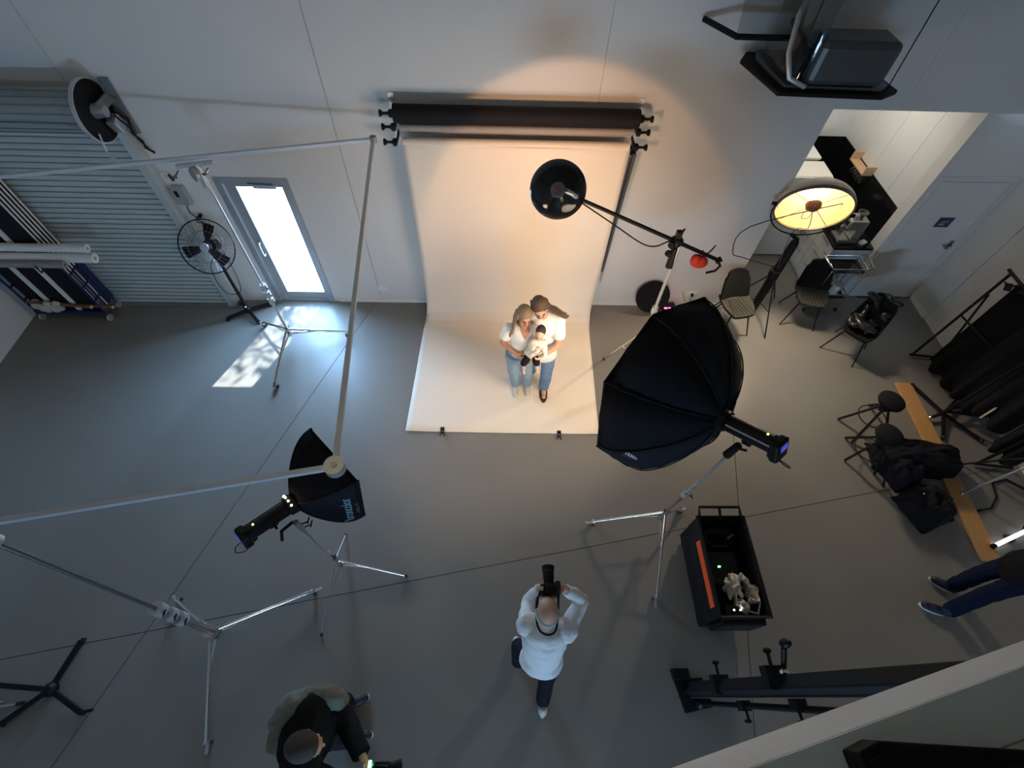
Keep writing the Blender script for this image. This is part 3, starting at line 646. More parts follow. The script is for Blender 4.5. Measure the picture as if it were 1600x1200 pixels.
# --- strobe head builder
def strobe(name, lab, back, front, up, r=.066):
    back = V(back); front = V(front); d = (front-back).normalized(); L = (front-back).length
    t = T(name, lab, 'flash head', back)
    s = d.cross(V(up)).normalized(); u = s.cross(d); R = Mx((d, s, u)).transposed()
    MB().path([back+d*.02, back+d*.06, front-d*.03, front], [r*.96, r, r, r*.92], 20).build('housing', 'black_plastic', t, smooth=40)
    MB().box(back+d*.03-u*.02, (.07, r*2.1, r*2.5), R).build('rear_panel', 'black_plastic', t, bevel=.02)
    MB().box(back+d*.055-u*.10, (.10, .05, .09), R).build('grip', 'black_plastic', t, bevel=.02)
    MB().box(back-d*.008+u*.02, (.006, .07, .05), R).build('display', 'lcd_blue', t, 'blue lit display')
    MB().box(back+d*.05+u*(r*1.06), (.05, .05, .006), R).build('top_display', 'black_gloss', t)
    MB().box(back+d*.12+u*(r*1.03), (.012, .012, .008), R).build('indicator', 'led_yellow', t, 'small yellow green indicator light')
    MB().box(back+d*(L*.55)+s*(-r*.9)+u*r*.45, (L*.8, .008, .012), R).build('side_rail', 'alu_light', t)
    MB().box(back+d*(L*.62)-u*(r+.03), (.07, .03, .07), R).tube(back+d*(L*.62)-u*(r+.03)-s*.03, back+d*(L*.62)-u*(r+.03)+s*.06, .011).build('yoke', 'black_plastic', t, bevel=.005)
    c0 = back-u*.10
    MB().path([c0-s*.02, c0-d*.05-u*.01-s*.02, c0-d*.07-u*.05, c0-d*.02-u*.075+s*.02, c0+d*.03-u*.05+s*.02], .004).build('cord', 'black_plastic', t)
    return t, R, d, s, u

# --- octabox
t = T('octagonal_softbox', 'huge black octagonal softbox facing the family, white word on lower panel', 'softbox', OCT_A)
u = OCT_D.cross(V((0, 0, 1))).normalized(); v = u.cross(OCT_D)
th0 = .171
prof = [(.10, 0), (.34, .06), (.58, .16), (.80, .30), (.95, .45), (1.0, OCT_L)]
def octp(k, r, h): a = th0+k*PI/4; return OCT_A+OCT_D*h+(u*math.cos(a)+v*math.sin(a))*(r*OCT_R)
for k in range(8):
    P = []
    for (r, h) in prof: P += [octp(k, r, h), octp(k+.5, r*.955 if r > .3 else r*.93, h), octp(k+1, r, h)]
    F_ = []
    for i in range(len(prof)-1):
        for j in range(2): F_.append((i*3+j, i*3+j+1, i*3+3+j+1, i*3+3+j))
    pn = MB().add(P, F_).build('fabric_panel', 'navy_fabric' if k in (4, 5, 6) else 'black_fabric', t, smooth=50)
    sm = pn.modifiers.new('thick', 'SOLIDIFY'); sm.thickness = .004; sm.offset = -1
    MB().path([octp(k, r*1.005, h-.003) for (r, h) in prof], .006, 6).build('rib', 'black_plastic', t)
    sq(MB(), octp(k, 1.0, OCT_L), octp(k+1, 1.0, OCT_L), .012, .04).build('rim_band', 'black_fabric', t)
MB().add([octp(k, .97, OCT_L-.02) for k in range(8)], [tuple(range(8))]).build('front_diffuser', 'white_matt', t)
MB().lathe(OCT_A, OCT_D, [(.02, -.05), (.085, -.05), (.095, .02), (.08, .03), (.02, .03)], 22).build('speed_ring', 'black_plastic', t, smooth=40)
OCTO = t
strobe('flash_head', 'black flash head with blue display behind the huge octagonal softbox', OCT_A-OCT_D*.47+V((.02, 0, .02)), OCT_A-OCT_D*.05, (0, 0, 1), .072)
t = T('softbox_stand', 'chrome stand on casters carrying the huge octagonal softbox', 'stand', (1.79, 1.80, 0))
light_stand(t, (1.79, 1.80), [(1.08, 1.79), (1.66, .98), (2.11, 1.93)], 2.04, r=.018, hub=.42, low=.24, collars=(.98,), rl=.013, m='chrome', m2='alu_grey', lean=(1.90, 1.74, 2.04))
MB().tube((1.885, 1.75, 1.90), (1.90, 1.74, 2.09), .036, .03, 14).build('head', 'black_plastic', t, smooth=40)
MB().tube((1.9, 1.74, 2.05), (1.96, 1.70, 2.08), .012).build('lock_lever', 'black_plastic', t)

# --- square softbox on the left
W2, H2, L2 = .65, .605, .40
t = T('square_softbox', 'smaller black softbox with pale blue brand lettering, left of centre', 'softbox', SB_A)
u2 = SB_D.cross(V((0, 0, 1))).normalized(); v2 = u2.cross(SB_D)
def sbp(a, b, f): # f 0..1 from apex to rim
    g = .14+.86*math.sin(f*PI/2)**.8
    return SB_A+SB_D*(L2*f)+u2*(a*W2/2*g)+v2*(b*H2/2*g)
cs = [(-1, 1), (1, 1), (1, -1), (-1, -1)]
for k in range(4):
    (a0, b0), (a1, b1) = cs[k], cs[(k+1) % 4]
    pn = MB().grid(lambda s_, f: sbp(a0+(a1-a0)*s_, b0+(b1-b0)*s_, f), 6, 8).build('fabric_panel', 'navy_fabric' if k == 1 else 'black_fabric', t, smooth=60)
    sm = pn.modifiers.new('thick', 'SOLIDIFY'); sm.thickness = .004; sm.offset = 0
    MB().path([sbp(a0, b0, f/8) for f in range(9)], .005, 6).build('rib', 'black_plastic', t)
    sq(MB(), sbp(a0, b0, 1), sbp(a1, b1, 1), .01, .03).build('rim_band', 'black_fabric', t)
MB().add([sbp(a*.97, b*.97, .96) for a, b in cs], [(0, 1, 2, 3)]).build('front_diffuser', 'white_matt', t)
MB().lathe(SB_A, SB_D, [(.03, -.06), (.08, -.06), (.085, .0), (.07, .01), (.03, .01)], 22).build('speed_ring', 'black_plastic', t, smooth=40)
for k in range(5):
    a = -.6+k*.5; p = SB_A-SB_D*.035+(v2*math.cos(a)-u2*math.sin(a)*1.0)*.088
    MB().ell(p, (.008, .008, .006)).build('light_leak', 'lamp_glow', t)
# lettering on right hand panel (k=1: from top right to bottom right), baseline parallel to the rim, tops towards the apex
def face(s_, f): return sbp(1, 1-2*s_, f)
n_ = (face(.5, .9)-face(.4, .9)).cross(face(.5, .9)-face(.5, .7)).normalized()
if n_.dot(u2) < 0: n_ = -n_
xd = (face(.3, .75)-face(.8, .75)); yd = (face(.5, .6)-face(.5, .85))
text('broncolor', .115, face(.90, .79)+n_*.012, xd, yd, 'print_blue', t, squeeze=.80)
text('softbox  65', .045, face(.80, .93)+n_*.010, xd, yd, 'print_grey', t, squeeze=.85)
# lettering on octabox lower panel
on = V((-.16, -.98, -.13)); xd = V((.152, 0, -.143)); yd = V((.69, -.11, .72))
text('color', .088, V((1.022, 1.753, 1.925))+on*.006, xd, yd, 'print_white', OCTO, ext=.002)
text('broncolor', .034, V((1.008, 1.756, 1.900))+on*.006, xd, yd, 'print_grey', OCTO)
strobe('flash_head', 'black flash head with yellow light behind the smaller softbox', SB_A-SB_D*.44, SB_A-SB_D*.05, (0, 0, 1), .066)
t = T('softbox_stand', 'thin chrome stand carrying the smaller softbox left of centre', 'stand', (-1.64, 1.29, 0))
light_stand(t, (-1.64, 1.29), [(-.98, 1.22), (-1.76, .66), (-1.70, 1.66)], 1.53, r=.017, hub=.40, low=.20, collars=(.62,), casters=False, rl=.009, m='chrome', m2='alu_light')
MB().tube((-1.64, 1.29, 1.40), (-1.64, 1.29, 1.57), .024, n=14).build('head', 'alu_light', t, smooth=40)
for z in (1.42, 1.5): MB().tube((-1.64, 1.29, z), (-1.57, 1.32, z), .006).tube((-1.57, 1.30, z), (-1.57, 1.36, z), .006).build('wing_knob', 'black_plastic', t)
MB().path([(-1.66, 1.29, 1.58), (-1.74, 1.22, 1.56), (-1.76, 1.18, 1.46)], .014).build('tilt_lever', 'black_plastic', t)

# --- boom stand with beauty dish
DA = V((.65, 3.55, 3.03)); PV = V((1.70, 3.76, 2.43)); bd = (PV-DA).normalized(); TAIL = PV+bd*.66
t = T('boom_stand', 'tall stand with black boom arm reaching over the backdrop', 'stand', (1.74, 3.74, 0))
light_stand(t, (1.74, 3.74), [(1.49, 4.16), (2.2, 3.95), (1.72, 3.2)], 2.40, r=.020, hub=1.15, low=.55, collars=(1.50,), casters=False, rl=.013, m='chrome', m2='alu_light')
MB().tube((1.72, 3.75, 2.12), (1.71, 3.755, 2.36), .038, .032, 14).build('clamp_sleeve', 'black_plastic', t, smooth=40)
MB().ell(PV, (.07, .06, .06)).box(PV+V((0, 0, .05)), (.05, .05, .14)).build('pivot_clamp', 'black_plastic', t)
MB().tube(PV, PV+V((.02, -.03, .17)), .010).tube(PV+V((-.04, -.10, -.04)), PV+V((-.12, -.13, -.05)), .008).build('clamp_handle', 'black_plastic', t)
for zz in (-.10, .0): MB().lathe(PV+V((-.05, -.05, zz)), (-1, -1, 0), [(0, 0), (.035, 0), (.035, .02), (0, .02)], 14).build('clamp_knob', 'black_plastic', t)
MB().path([DA, PV, TAIL], [.016, .020, .020], 12).build('boom_arm', 'black_plastic', t, smooth=40)
MB().path([DA+bd*.05+V((0, 0, -.03)), DA.lerp(PV, .35)+V((0, -.02, -.09)), DA.lerp(PV, .65)+V((0, -.02, -.16)), DA.lerp(PV, .8)+V((0, -.02, -.13)), PV+V((-.1, -.05, .04)), PV], .007).build('cable', 'black_plastic', t, smooth=60)
MB().path([TAIL-bd*.02, TAIL+V((.03, -.03, -.05)), TAIL+V((.0, -.03, -.12)), TAIL+V((-.1, -.06, -.12))], .013).tube(TAIL-bd*.03-V((0, 0, .03)), TAIL+bd*.03+V((0, 0, .03)), .03).build('tail_hook', 'black_plastic', t, smooth=60)
q = TAIL-bd*.2
MB().tube(q, q+V((.02, -.03, .10)), .008).tube(q+V((.0, -.05, .09)), q+V((.05, 0, .12)), .007).build('tail_knob', 'black_plastic', t)
t = T('sand_bag', 'small red weight bag hanging under the boom tail', 'weight', TAIL-bd*.27)
remesh(MB().ell(TAIL-bd*.27+V((0, -.02, -.10)), (.10, .05, .075), Mx.Rotation(.3, 3, 'Y')).ell(TAIL-bd*.33+V((0, -.02, -.09)), (.05, .05, .06)), 'bag_body', 'red_bag', t, .008)
MB().path([TAIL-bd*.30+V((0, 0, -.06)), TAIL-bd*.27+V((0, 0, .025)), TAIL-bd*.22+V((0, 0, -.06))], .012).build('strap', 'red_bag', t)
t = T('dish_light', 'round black dish reflector lamp at the end of the boom', 'lamp', DISH)
DR = .235
MB().lathe(DISH, DISHDIR, [(.05, -.12), (.06, -.11), (.12, -.085), (.17, -.05), (DR-.005, -.005), (DR, .03), (DR-.008, .03), (DR-.012, -.0), (.165, -.04), (.115, -.075), (.05, -.10)], 48).build('dish', 'black_gloss', t, smooth=50)
hs = DISH-DISHDIR*.11; s_ = DISHDIR.cross(V((0, 0, 1))).normalized()
MB().path([hs, hs-DISHDIR*.02, hs-DISHDIR*.17, hs-DISHDIR*.20], [.055, .062, .058, .045], 20).build('lamp_head', 'black_plastic', t, smooth=40)
MB().lathe(hs-DISHDIR*.20, -DISHDIR, [(0, 0), (.05, 0), (.045, .008), (0, .008)], 18).build('rear_plate', 'steel_dark', t)
MB().box(hs-DISHDIR*.212+s_*-.02, (.02, .008, .03), DISHDIR.to_track_quat('Y', 'Z').to_matrix()).build('red_button', 'red_bag', t)
MB().path([hs-DISHDIR*.10+s_*.06, hs-DISHDIR*.10+s_*.11+V((0, 0, -.02)), DA], [.02, .018, .02], 10).build('mount_arm', 'alu_light', t, smooth=40)
MB().path([hs-DISHDIR*.14+s_*.05, DISH+s_*.16-DISHDIR*.12, DA+V((.02, 0, -.05))], .005).build('cord', 'black_plastic', t)

# --- bowl lamp by the kitchen
t = T('bowl_lamp', 'large lit bowl lamp with cream interior on slim tripod by the kitchen', 'lamp', (3.92, 5.12, 0))
LR = .42; n = LAMPN
pr = [(LR*math.sin(a*PI/2/10*.98), -.28+.28*(1-math.cos(a*PI/2/10*.98))) for a in range(0, 11)]
MB().lathe(LAMP, n, [(r+.012, h-.014) for r, h in pr], 36).build('outer_shell', 'bowl_outer', t)
MB().lathe(LAMP, n, pr, 36).build('inner_reflector', 'bowl_inner', t, 'cream lit inner reflector', smooth=60)
MB().lathe(LAMP, n, [(LR-.008, -.01), (LR+.012, -.01), (LR+.012, .012), (LR-.008, .012), (LR-.008, -.01)], 40).build('rim_ring', 'steel_dark', t, smooth=40)
cp = LAMP-n*.05
MB().lathe(cp, n, [(0, .06), (.05, .055), (.085, .02), (.09, -.02), (.075, -.025), (.03, .0), (0, .01)], 22).build('bulb_shield', 'bulb_cap', t, smooth=40)
MB().ell(cp-n*.07, (.03, .03, .03)).build('bulb', 'lamp_glow', t)
sx = n.cross(V((0, 0, 1))).normalized(); su = sx.cross(n)
for a in (.6, 2.2, 3.9, 5.4): MB().tube(cp+(sx*math.cos(a)+su*math.sin(a))*.08, LAMP+(sx*math.cos(a)+su*math.sin(a))*(LR-.01)-n*.02, .004).build('spoke', 'steel_dark', t)
MB().path([cp+sx*.04-su*.05, cp+sx*.04-su*.20+n*.03, cp-sx*.04-su*.20+n*.03, cp-sx*.04-su*.05], .006).build('wire_loop', 'alu_light', t)
yk = [LAMP+sx*(LR+.02)*math.cos(a)+(su*-1)*(LR+.10)*math.sin(a)+n*.02 for a in [PI*i/14 for i in range(15)]]
MB().path(yk, .009).build('yoke', 'black_plastic', t, smooth=60)
for sg in (1, -1): MB().tube(LAMP+sx*sg*(LR-.0), LAMP+sx*sg*(LR+.06), .022).build('yoke_knob', 'black_plastic', t)
yb = LAMP-su*(LR+.10)+n*.02
CB = V((3.93, 5.17, 0))
MB().path([CB, CB+V((0, 0, .7)), CB+V((0, 0, 1.3)), CB+V((-.01, -.02, 1.36)), yb], [.055, .065, .055, .03, .025], 8).build('column', 'black_plastic', t)
MB().tube(CB+V((-.02, -.01, .72)), CB+V((-.025, -.01, .82)), .075, n=14).build('leg_collar', 'black_plastic', t)
for f in ((3.94, 4.58), (3.20, 5.14), (4.35, 5.42)):
    lg = MB().tube(CB+V((-.02, -.01, .78)), (f[0], f[1], .01), .010).build('leg', 'black_plastic', t)
    MB().tube(CB+V((0, 0, .2)), (CB+V((-.02, -.01, .78))).lerp(V((f[0], f[1], .01)), .6), .006).build('brace', 'black_plastic', lg)
MB().path([LAMP+sx*-.45-n*.2, LAMP+V((-.62, .05, -.3)), LAMP+V((-.65, .1, -.75)), LAMP+V((-.45, .1, -.85)), CB+V((-.05, -.05, .9))], .006).build('power_cord', 'black_plastic', t, smooth=60)
MB().path([cp-n*.02, cp-su*.3+n*.1+sx*-.1, yb+V((0, 0, .05)), CB+V((-.06, -.06, .9))], .005).build('lamp_cord', 'steel_dark', t)

# ============================================================ FAN
t = T('pedestal_fan', 'black industrial pedestal fan with wire cage next to the shutter', 'fan', (-3.73, 4.97, 0))
FH = V((-3.73, 4.93, 1.27)); fn = V((.10, -.80, .55)).normalized(); FR = .335
fs = fn.cross(V((0, 0, 1))).normalized(); fu = fs.cross(fn)
def ring(c, r, tr, n=36): return [c+(fs*math.cos(2*PI*k/n)+fu*math.sin(2*PI*k/n))*r for k in range(n+1)]
cg = MB().path(ring(FH, FR, 0), .008, 6).build('cage_ring', 'black_plastic', t, smooth=60)
mb = MB()
for k in range(36):
    a = 2*PI*k/36; dd = fs*math.cos(a)+fu*math.sin(a)
    for sg in (1, -1): mb.path([FH+fn*.07*sg+dd*.05, FH+fn*.06*sg+dd*.2, FH+dd*FR], .0017, 4, False)
mb.path(ring(FH+fn*.06, .2, 0), .003, 4).path(ring(FH-fn*.06, .2, 0), .003, 4)
mb.build('cage_wires', 'steel_dark', t)
for k in range(3):
    a0 = 2*PI*k/3+1.9
    def bl(u_, w, a0=a0): r = .05+.24*w; a = a0+(u_-.5)*(.75-.25*w)*1.05; return FH+(fs*math.cos(a)+fu*math.sin(a))*r+fn*(.035*(u_-.5))
    MB().slab(bl, 4, 5, lambda u_, w: fn*.004).build('blade', 'black_plastic', t, smooth=60)
MB().lathe(FH, fn, [(0, .05), (.045, .045), (.055, -.02), (0, -.02)], 18).build('hub', 'black_plastic', t, smooth=40)
MB().lathe(FH+fn*.07, fn, [(.0, .012), (.05, .008), (.055, 0), (0, 0)], 18).build('badge', 'alu_light', t, smooth=30)
MB().tube(FH-fn*.06, FH-fn*.28, .085, .07, 18).build('motor', 'black_plastic', t, smooth=40)
MB().tube((-3.73, 4.97, .06), (-3.73, 5.0, 1.20), .024, .022, 12).build('pole', 'black_plastic', t, smooth=40)
for f in ((-4.0, 4.82), (-3.54, 4.77), (-3.46, 5.12), (-3.90, 5.14)):
    lg = sq(MB(), (-3.73, 4.97, .06), (f[0], f[1], .035), .05, .035).build('leg', 'black_plastic', t, bevel=.008)
    MB().box((f[0], f[1], .01), (.05, .05, .02)).build('rubber_foot', 'rubber', lg)
MB().lathe((-3.73, 4.97, .04), (0, 0, 1), [(.05, 0), (.05, .06), (.03, .09), (0, .09)], 16).build('base_hub', 'black_plastic', t)
MB().ell((-3.73, 4.95, .14), (.018, .018, .018)).build('lock_screw', 'chrome', t)
MB().path([FH-fn*.2+V((0, 0, -.08)), (-3.85, 4.92, .9), (-3.80, 4.85, .55), (-3.6, 4.85, .55), (-3.55, 4.9, .8), FH-fn*.15+V((.1, 0, -.08))], .005).build('cord', 'black_plastic', t, smooth=60)

# ============================================================ TROLLEY WITH BOARDS AND ROLLS
t = T('blue_trolley', 'blue tube trolley on casters loaded with boards, far left corner', 'trolley', (-6.15, 4.97, 0))
TX0, TX1, TY0, TY1 = -6.62, -5.66, 4.80, 5.06
for (x, y) in ((TX0, TY0), (TX1, TY0), (TX1-.0, TY1), (TX0, TY1)):
    w = MB().tube((x-.015, y, .05), (x+.015, y, .05), .05, n=16).build('caster', 'alu_light', t)
    MB().tube((x, y, .05), (x, y, .15), .012).build('caster_fork', 'chrome', w)
MB().bb(TX0, TX1, TY0, TY1, .15, .18).build('deck', 'wood_brown', t)
MB().bb(TX0, TX1, TY0-.03, TY0, .14, .20).build('deck_rail', 'blue_paint', t)
for x in (TX0, TX1):
    MB().path([(x, TY0, .15), (x, TY0, .86), (x, TY1, .88), (x, TY1, .15)], .016, 8).build('end_frame', 'blue_paint', t)
    for z in (.38, .62): MB().tube((x, TY0, z), (x, TY1, z), .014).build('cross_bar', 'blue_paint', t)
    MB().path([(x, TY0, .8), (x, TY0-.02, 1.16), (x, TY0-.26, 1.16), (x, TY0-.26, 1.26)], .012).build('roll_arm', 'blue_paint', t)
for y in (TY0+.09, TY0+.17): MB().bb(TX1-.008, TX1+.012, y-.012, y+.012, .2, .87).build('end_bar', 'blue_paint', t)
MB().bb(TX1-.006, TX1+.012, TY1-.06, TY1+.03, .2, .87).build('end_panel', 'blue_paint', t)
cols = [('white_matt', 'white'), ('white_matt', 'pale'), ('paper_black', 'black'), ('white_matt', 'white'), ('white_matt', 'pale')]
labs = ['tall board with black face, frontmost on the blue trolley', 'second tall board from the front on the blue trolley', 'middle tall board on the blue trolley', 'fourth tall board from the front on the blue trolley', 'rearmost tall board on the blue trolley, nearest the shutter']
for k in range(5):
    y = 4.835+.047*k; x1 = -5.69+.006*k; ht = 2.05+.05*k
    b = T('polystyrene_board', labs[k], 'board', (-6.15, y, .18), 'boards on the trolley')
    MB().bb(-6.58, x1, y, y+.024, .18, ht).build('white_core', 'white_matt', b)
    MB().bb(-6.58, x1-.004, y-.004, y, .18, ht).build('black_face', 'paper_black', b, 'black painted face')
MB2 = [(-6.32, 4.80, 'narrow pale upright batten in front of the black boards, left one'), (-6.0, 4.80, 'narrow pale upright batten in front of the black boards, right one')]
for (x, y, lab) in MB2:
    b = T('batten', lab, 'batten', (x, y, .18), 'battens on the trolley')
    MB().bb(x-.03, x+.03, y+.005, y+.027, .18, 1.9).build('strip', 'white_matt', b, bevel=.002); MB().bb(x-.03, x+.03, y+.005, y+.027, 1.9, 1.91).build('end_cap', 'alu_grey', b)
for (y, z, r, x1, m, lab) in ((4.70, 1.26, .06, -5.02, 'white_matt', 'thick white paper roll across the trolley arms'), (4.60, 1.24, .045, -5.35, 'paper_grey', 'thin grey paper roll nearest, on the trolley arms'), (4.74, 1.38, .05, -5.05, 'white_matt', 'white paper roll lying on top of the other rolls')):
    b = T('paper_roll', lab, 'paper roll', (-6, y, z), 'rolls on the trolley')
    MB().path([(-6.78, y, z), (x1, y, z)], r, 20, False).build('paper', m, b, smooth=60)
    MB().lathe((x1, y, z), (1, 0, 0), [(r, 0), (r, .002), (r*.4, .002), (r*.35, -.08), (0, -.08)], 20).build('core_end', m, b)
for (dx, lab, x1, y1) in ((0, 'brown rod lying low across the trolley deck, front one', -5.5, 4.83), (.0, 'brown rod lying low on the trolley deck, rear one', -5.75, 4.79)):
    b = T('wooden_rod', lab, 'rod', (-6.1, y1, .2), 'rods on the trolley')
    zz = .26 if 'front' in lab else .30
    MB().tube((-6.55, y1-.03, zz+.1), (x1, y1-.02, zz), .022).build('shaft', 'wood_brown', b, smooth=40); MB().tube((x1, y1-.02, zz), (x1+.012, y1-.02, zz), .024).build('ferrule', 'wood_pale', b)
t = T('plastic_wrap', 'crumpled translucent plastic bundle on the left of the trolley deck', 'plastic', (-6.45, 4.77, .2))
mb = MB()
for k in range(9): mb.ell((-6.5+.05*k*.8, 4.77+.02*math.sin(k*2), .30+.06*math.sin(k*1.7)), (.07, .04, .06), Mx.Rotation(k, 3, 'Y'), 10, 6)
remesh(mb, 'bundle', 'plastic_bag', t, .012, 2)

# ============================================================ RIGHT SIDE FURNITURE
def make_chair(lab, loc, face_dir, seat_m):
    t = T('shell_chair', lab, 'chair', loc, 'black shell chairs', rotz=math.atan2(face_dir[1], face_dir[0])+PI/2)  # local front = -y
    def seat(u_, v_):   # u across, v front(0)->back(1)
        x = (u_-.5)*(.46-.05*abs(v_-.4)); e = abs(u_-.5)*2
        y = -.22+.42*v_
        return (x*(1-.25*(1-v_)**3*(e**3)), y+.02*e*e*(1-v_), .44+.05*e**3*(v_*.8+.2)-.025*math.sin(v_*PI)*(1-e*e)+(.02*(v_-.8)*5 if v_ > .8 else 0))
    MB().slab(seat, 12, 10, lambda u_, v_: (0, 0, .035)).build('seat', seat_m, t, smooth=60)
    MB().slab(lambda u_, v_: V(seat(u_, v_))-V((0, 0, .008)), 12, 10, lambda u_, v_: (0, 0, .006)).build('seat_shell', 'black_plastic', t, smooth=60)
    def back(u_, v_):
        e = abs(u_-.5)*2; w = .44-.10*v_*v_
        x = (u_-.5)*w*(1-.12*(v_ > .85)*e**4)
        return (x, .19+.16*v_-.07*e*e*(1-.3*v_), .46+.40*v_-.02*e**4*v_)
    MB().slab(back, 12, 10, lambda u_, v_: (0, -.035, .006)).build('backrest', 'chair_fabric', t, smooth=60)
    for k in range(-3, 4):
        MB().path([(k*.055*(1-.1*j), -.20+.08*j, .478-.025*math.sin((j/5)*PI)*(1-(k*.25)**2)+.05*abs(k*.25)**3) for j in range(5)], .003, 5).build('seam', 'chair_fabric', t)
    for (x, y) in ((-.24, -.22), (.24, -.22), (-.22, .25), (.22, .25)):
        lg = MB().tube((x*.55, y*.55, .43), (x, y, .012), .013, .008, 8).build('leg', 'black_plastic', t)
        MB().tube((x, y, .014), (x*1.004, y*1.004, 0), .011).build('rubber_foot', 'rubber', lg)
    MB().path([(-.13, -.12, .43), (.13, -.12, .43), (.12, .14, .43), (-.12, .14, .43), (-.13, -.12, .43)], .010, 6).build('under_frame', 'black_plastic', t)
    return t
make_chair('shell chair with olive ribbed seat beside the huge octagonal softbox', (3.40, 4.80, 0), (.22, -.97), 'chair_seat')
make_chair('empty shell chair with quilted seat in front of the bar cart', (4.55, 5.02, 0), (-.25, -.97), 'chair_seat')
make_chair('shell chair with a black leather jacket thrown over its seat', (5.05, 4.40, 0), (-.72, -.69), 'chair_fabric')
t = T('leather_jacket', 'crumpled glossy black leather jacket lying over the rightmost chair', 'jacket', (5.1, 4.45, .5))
mb = MB(); rr = random.Random(5); cx = V((5.07, 4.43, 0)); fd = V((-.72, -.69, 0)).normalized(); sd = V((-fd.y, fd.x, 0))
for k in range(22):
    w = rr.random(); p = cx+fd*(.18-.40*w)+sd*rr.uniform(-.17, .17)+V((0, 0, .53+max(0, (w-.62))*.95+rr.uniform(0, .03)))
    mb.ell(p, (.09, .05, .04), Mx.Rotation(rr.random()*6, 3, 'Z') @ Mx.Rotation(rr.uniform(-.5, .5), 3, 'Y'), 10, 6)
remesh(mb, 'folds', 'leather_black', t, .014, 3)
MB().path([cx+fd*.1+sd*.16+V((0, 0, .56)), cx+fd*.16+sd*.0+V((0, 0, .58)), cx+fd*.05-sd*.14+V((0, 0, .57))], [.04, .045, .03], 10).build('sleeve', 'leather_black', t, smooth=60)

def stool(lab, c, feet, zt, r=.15):
    c = V(c); t = T('tripod_stool', lab, 'stool', (c.x, c.y, 0), 'black stools')
    MB().lathe((c.x, c.y, zt), (0, 0, 1), [(0, -.03), (r-.01, -.03), (r, -.015), (r, .02), (r-.02, .035), (0, .035)], 28).build('seat', 'black_fabric', t, smooth=40)
    MB().tube((c.x, c.y, zt-.18), (c.x, c.y, zt-.02), .028, n=12).build('screw_post', 'steel_dark', t)
    MB().lathe((c.x, c.y, zt-.16), (0, 0, 1), [(0, 0), (.06, 0), (.06, .05), (0, .05)], 14).build('hub', 'black_plastic', t)
    for f in feet:
        MB().tube(V((c.x, c.y, zt-.12)).lerp(V((f[0], f[1], zt-.12)), .15), (f[0], f[1], .01), .016, .016, 8).build('leg', 'black_plastic', t)
    fr = .17; MB().path([(c.x+fr*math.cos(a*PI/12), c.y+fr*math.sin(a*PI/12), .20) for a in range(25)], .007).build('foot_ring', 'black_plastic', t)
stool('black round stool further back, standing clear beside the wooden plank', (4.82, 3.13), [(4.51, 3.2), (4.55, 2.85), (5.02, 2.90), (5.03, 3.42)], .57)
stool('black round stool nearer the camera with black cloth heaped against it', (4.58, 2.66), [(4.66, 2.41), (4.36, 2.60), (4.5, 2.92), (4.82, 2.78)], .57)
t = T('wooden_plank', 'long orange brown wooden plank on the floor under the stands', 'plank', (5.55, 2.5, 0))
sq(MB(), (5.655, 3.78, .022), (5.54, 1.36, .022), .22, .03).build('board', 'wood', t, bevel=.004)
for (y, x) in ((3.55, 5.645), (1.6, 5.55)): sq(MB(), (x-.09, y, .007), (x+.09, y, .007), .06, .014).build('batten', 'wood_brown', t)

# garment rack
t = T('garment_rack', 'black tube rack on the right full of dark fabrics', 'rack', (6.2, 3.6, 0))
for (y, x) in ((4.28, 6.02), (2.55, 6.02)):
    MB().tube((x, y, .04), (x+.02, y-.03, 1.66), .018).build('upright', 'black_plastic', t)
    MB().tube((x-.04, y, .04), (x+.42, y-.06, .04), .018).build('foot_bar', 'black_plastic', t)
    MB().tube((x+.38, y-.05, .04), (x+.03, y-.04, 1.3), .014).build('strut', 'black_plastic', t)
MB().tube((6.02, 4.30, 1.66), (6.02, 2.50, 1.66), .018).build('top_rail', 'black_plastic', t)
MB().tube((6.04, 4.26, .9), (6.30, 2.52, .95), .012).build('mid_rail', 'black_plastic', t)
def cloth(lab, p0, p1, ztop, zbot, m, amp, seed, thick=.05, out=.0):
    p0 = V((*p0, 0)); p1 = V((*p1, 0)); d = (p1-p0).normalized(); n_ = V((-d.y, d.x, 0)); rr = random.Random(seed); ph = rr.random()*6
    t = T('hanging_cloth', lab, 'cloth', (p0+p1)/2+V((0, 0, zbot)), 'dark cloths on the rack')
    MB().slab(lambda u_, v_: p0.lerp(p1, u_)+n_*(amp*v_*math.sin(u_*13+ph)+out*v_+.012*noise.noise(V((u_*9, v_*7, seed))))+V((0, 0, ztop-(ztop-zbot)*v_+.03*math.sin(u_*11+ph)*v_)),
              22, 10, lambda u_, v_: n_*thick).build('drape', m, t, smooth=60)
    sq(MB(), p0+V((0, 0, ztop+.02))+n_*.02, p1+V((0, 0, ztop+.02))+n_*.02, .05, .05).build('header', m, t)
    mb = MB()
    for k in range(40):
        q = p0.lerp(p1, rr.random())+n_*rr.uniform(0, thick)+V((0, 0, ztop+.03)); mb.tube(q, q+V((rr.uniform(-.03, .03), rr.uniform(-.03, .03), rr.uniform(.03, .09))), .008, .001, 4)
    if m == 'black_fur': mb.build('fringe', m, t, kind='stuff')
cloth('shaggy black cloth at the far end of the rack', (6.12, 4.14), (6.16, 3.62), 1.50, .08, 'black_fur', .04, 1, .12)
cloth('second dark cloth on the rack, next to the shaggy one', (6.06, 3.66), (6.10, 3.20), 1.58, .20, 'black_fabric', .05, 2, .09)
cloth('third dark cloth on the rack, hanging over the star base', (5.98, 3.22), (6.06, 2.75), 1.55, .42, 'black_fabric', .05, 3, .08)
cloth('dark cloth nearest the camera on the rack', (6.02, 2.70), (6.08, 2.38), 1.50, .30, 'jacket_black', .05, 4, .08)
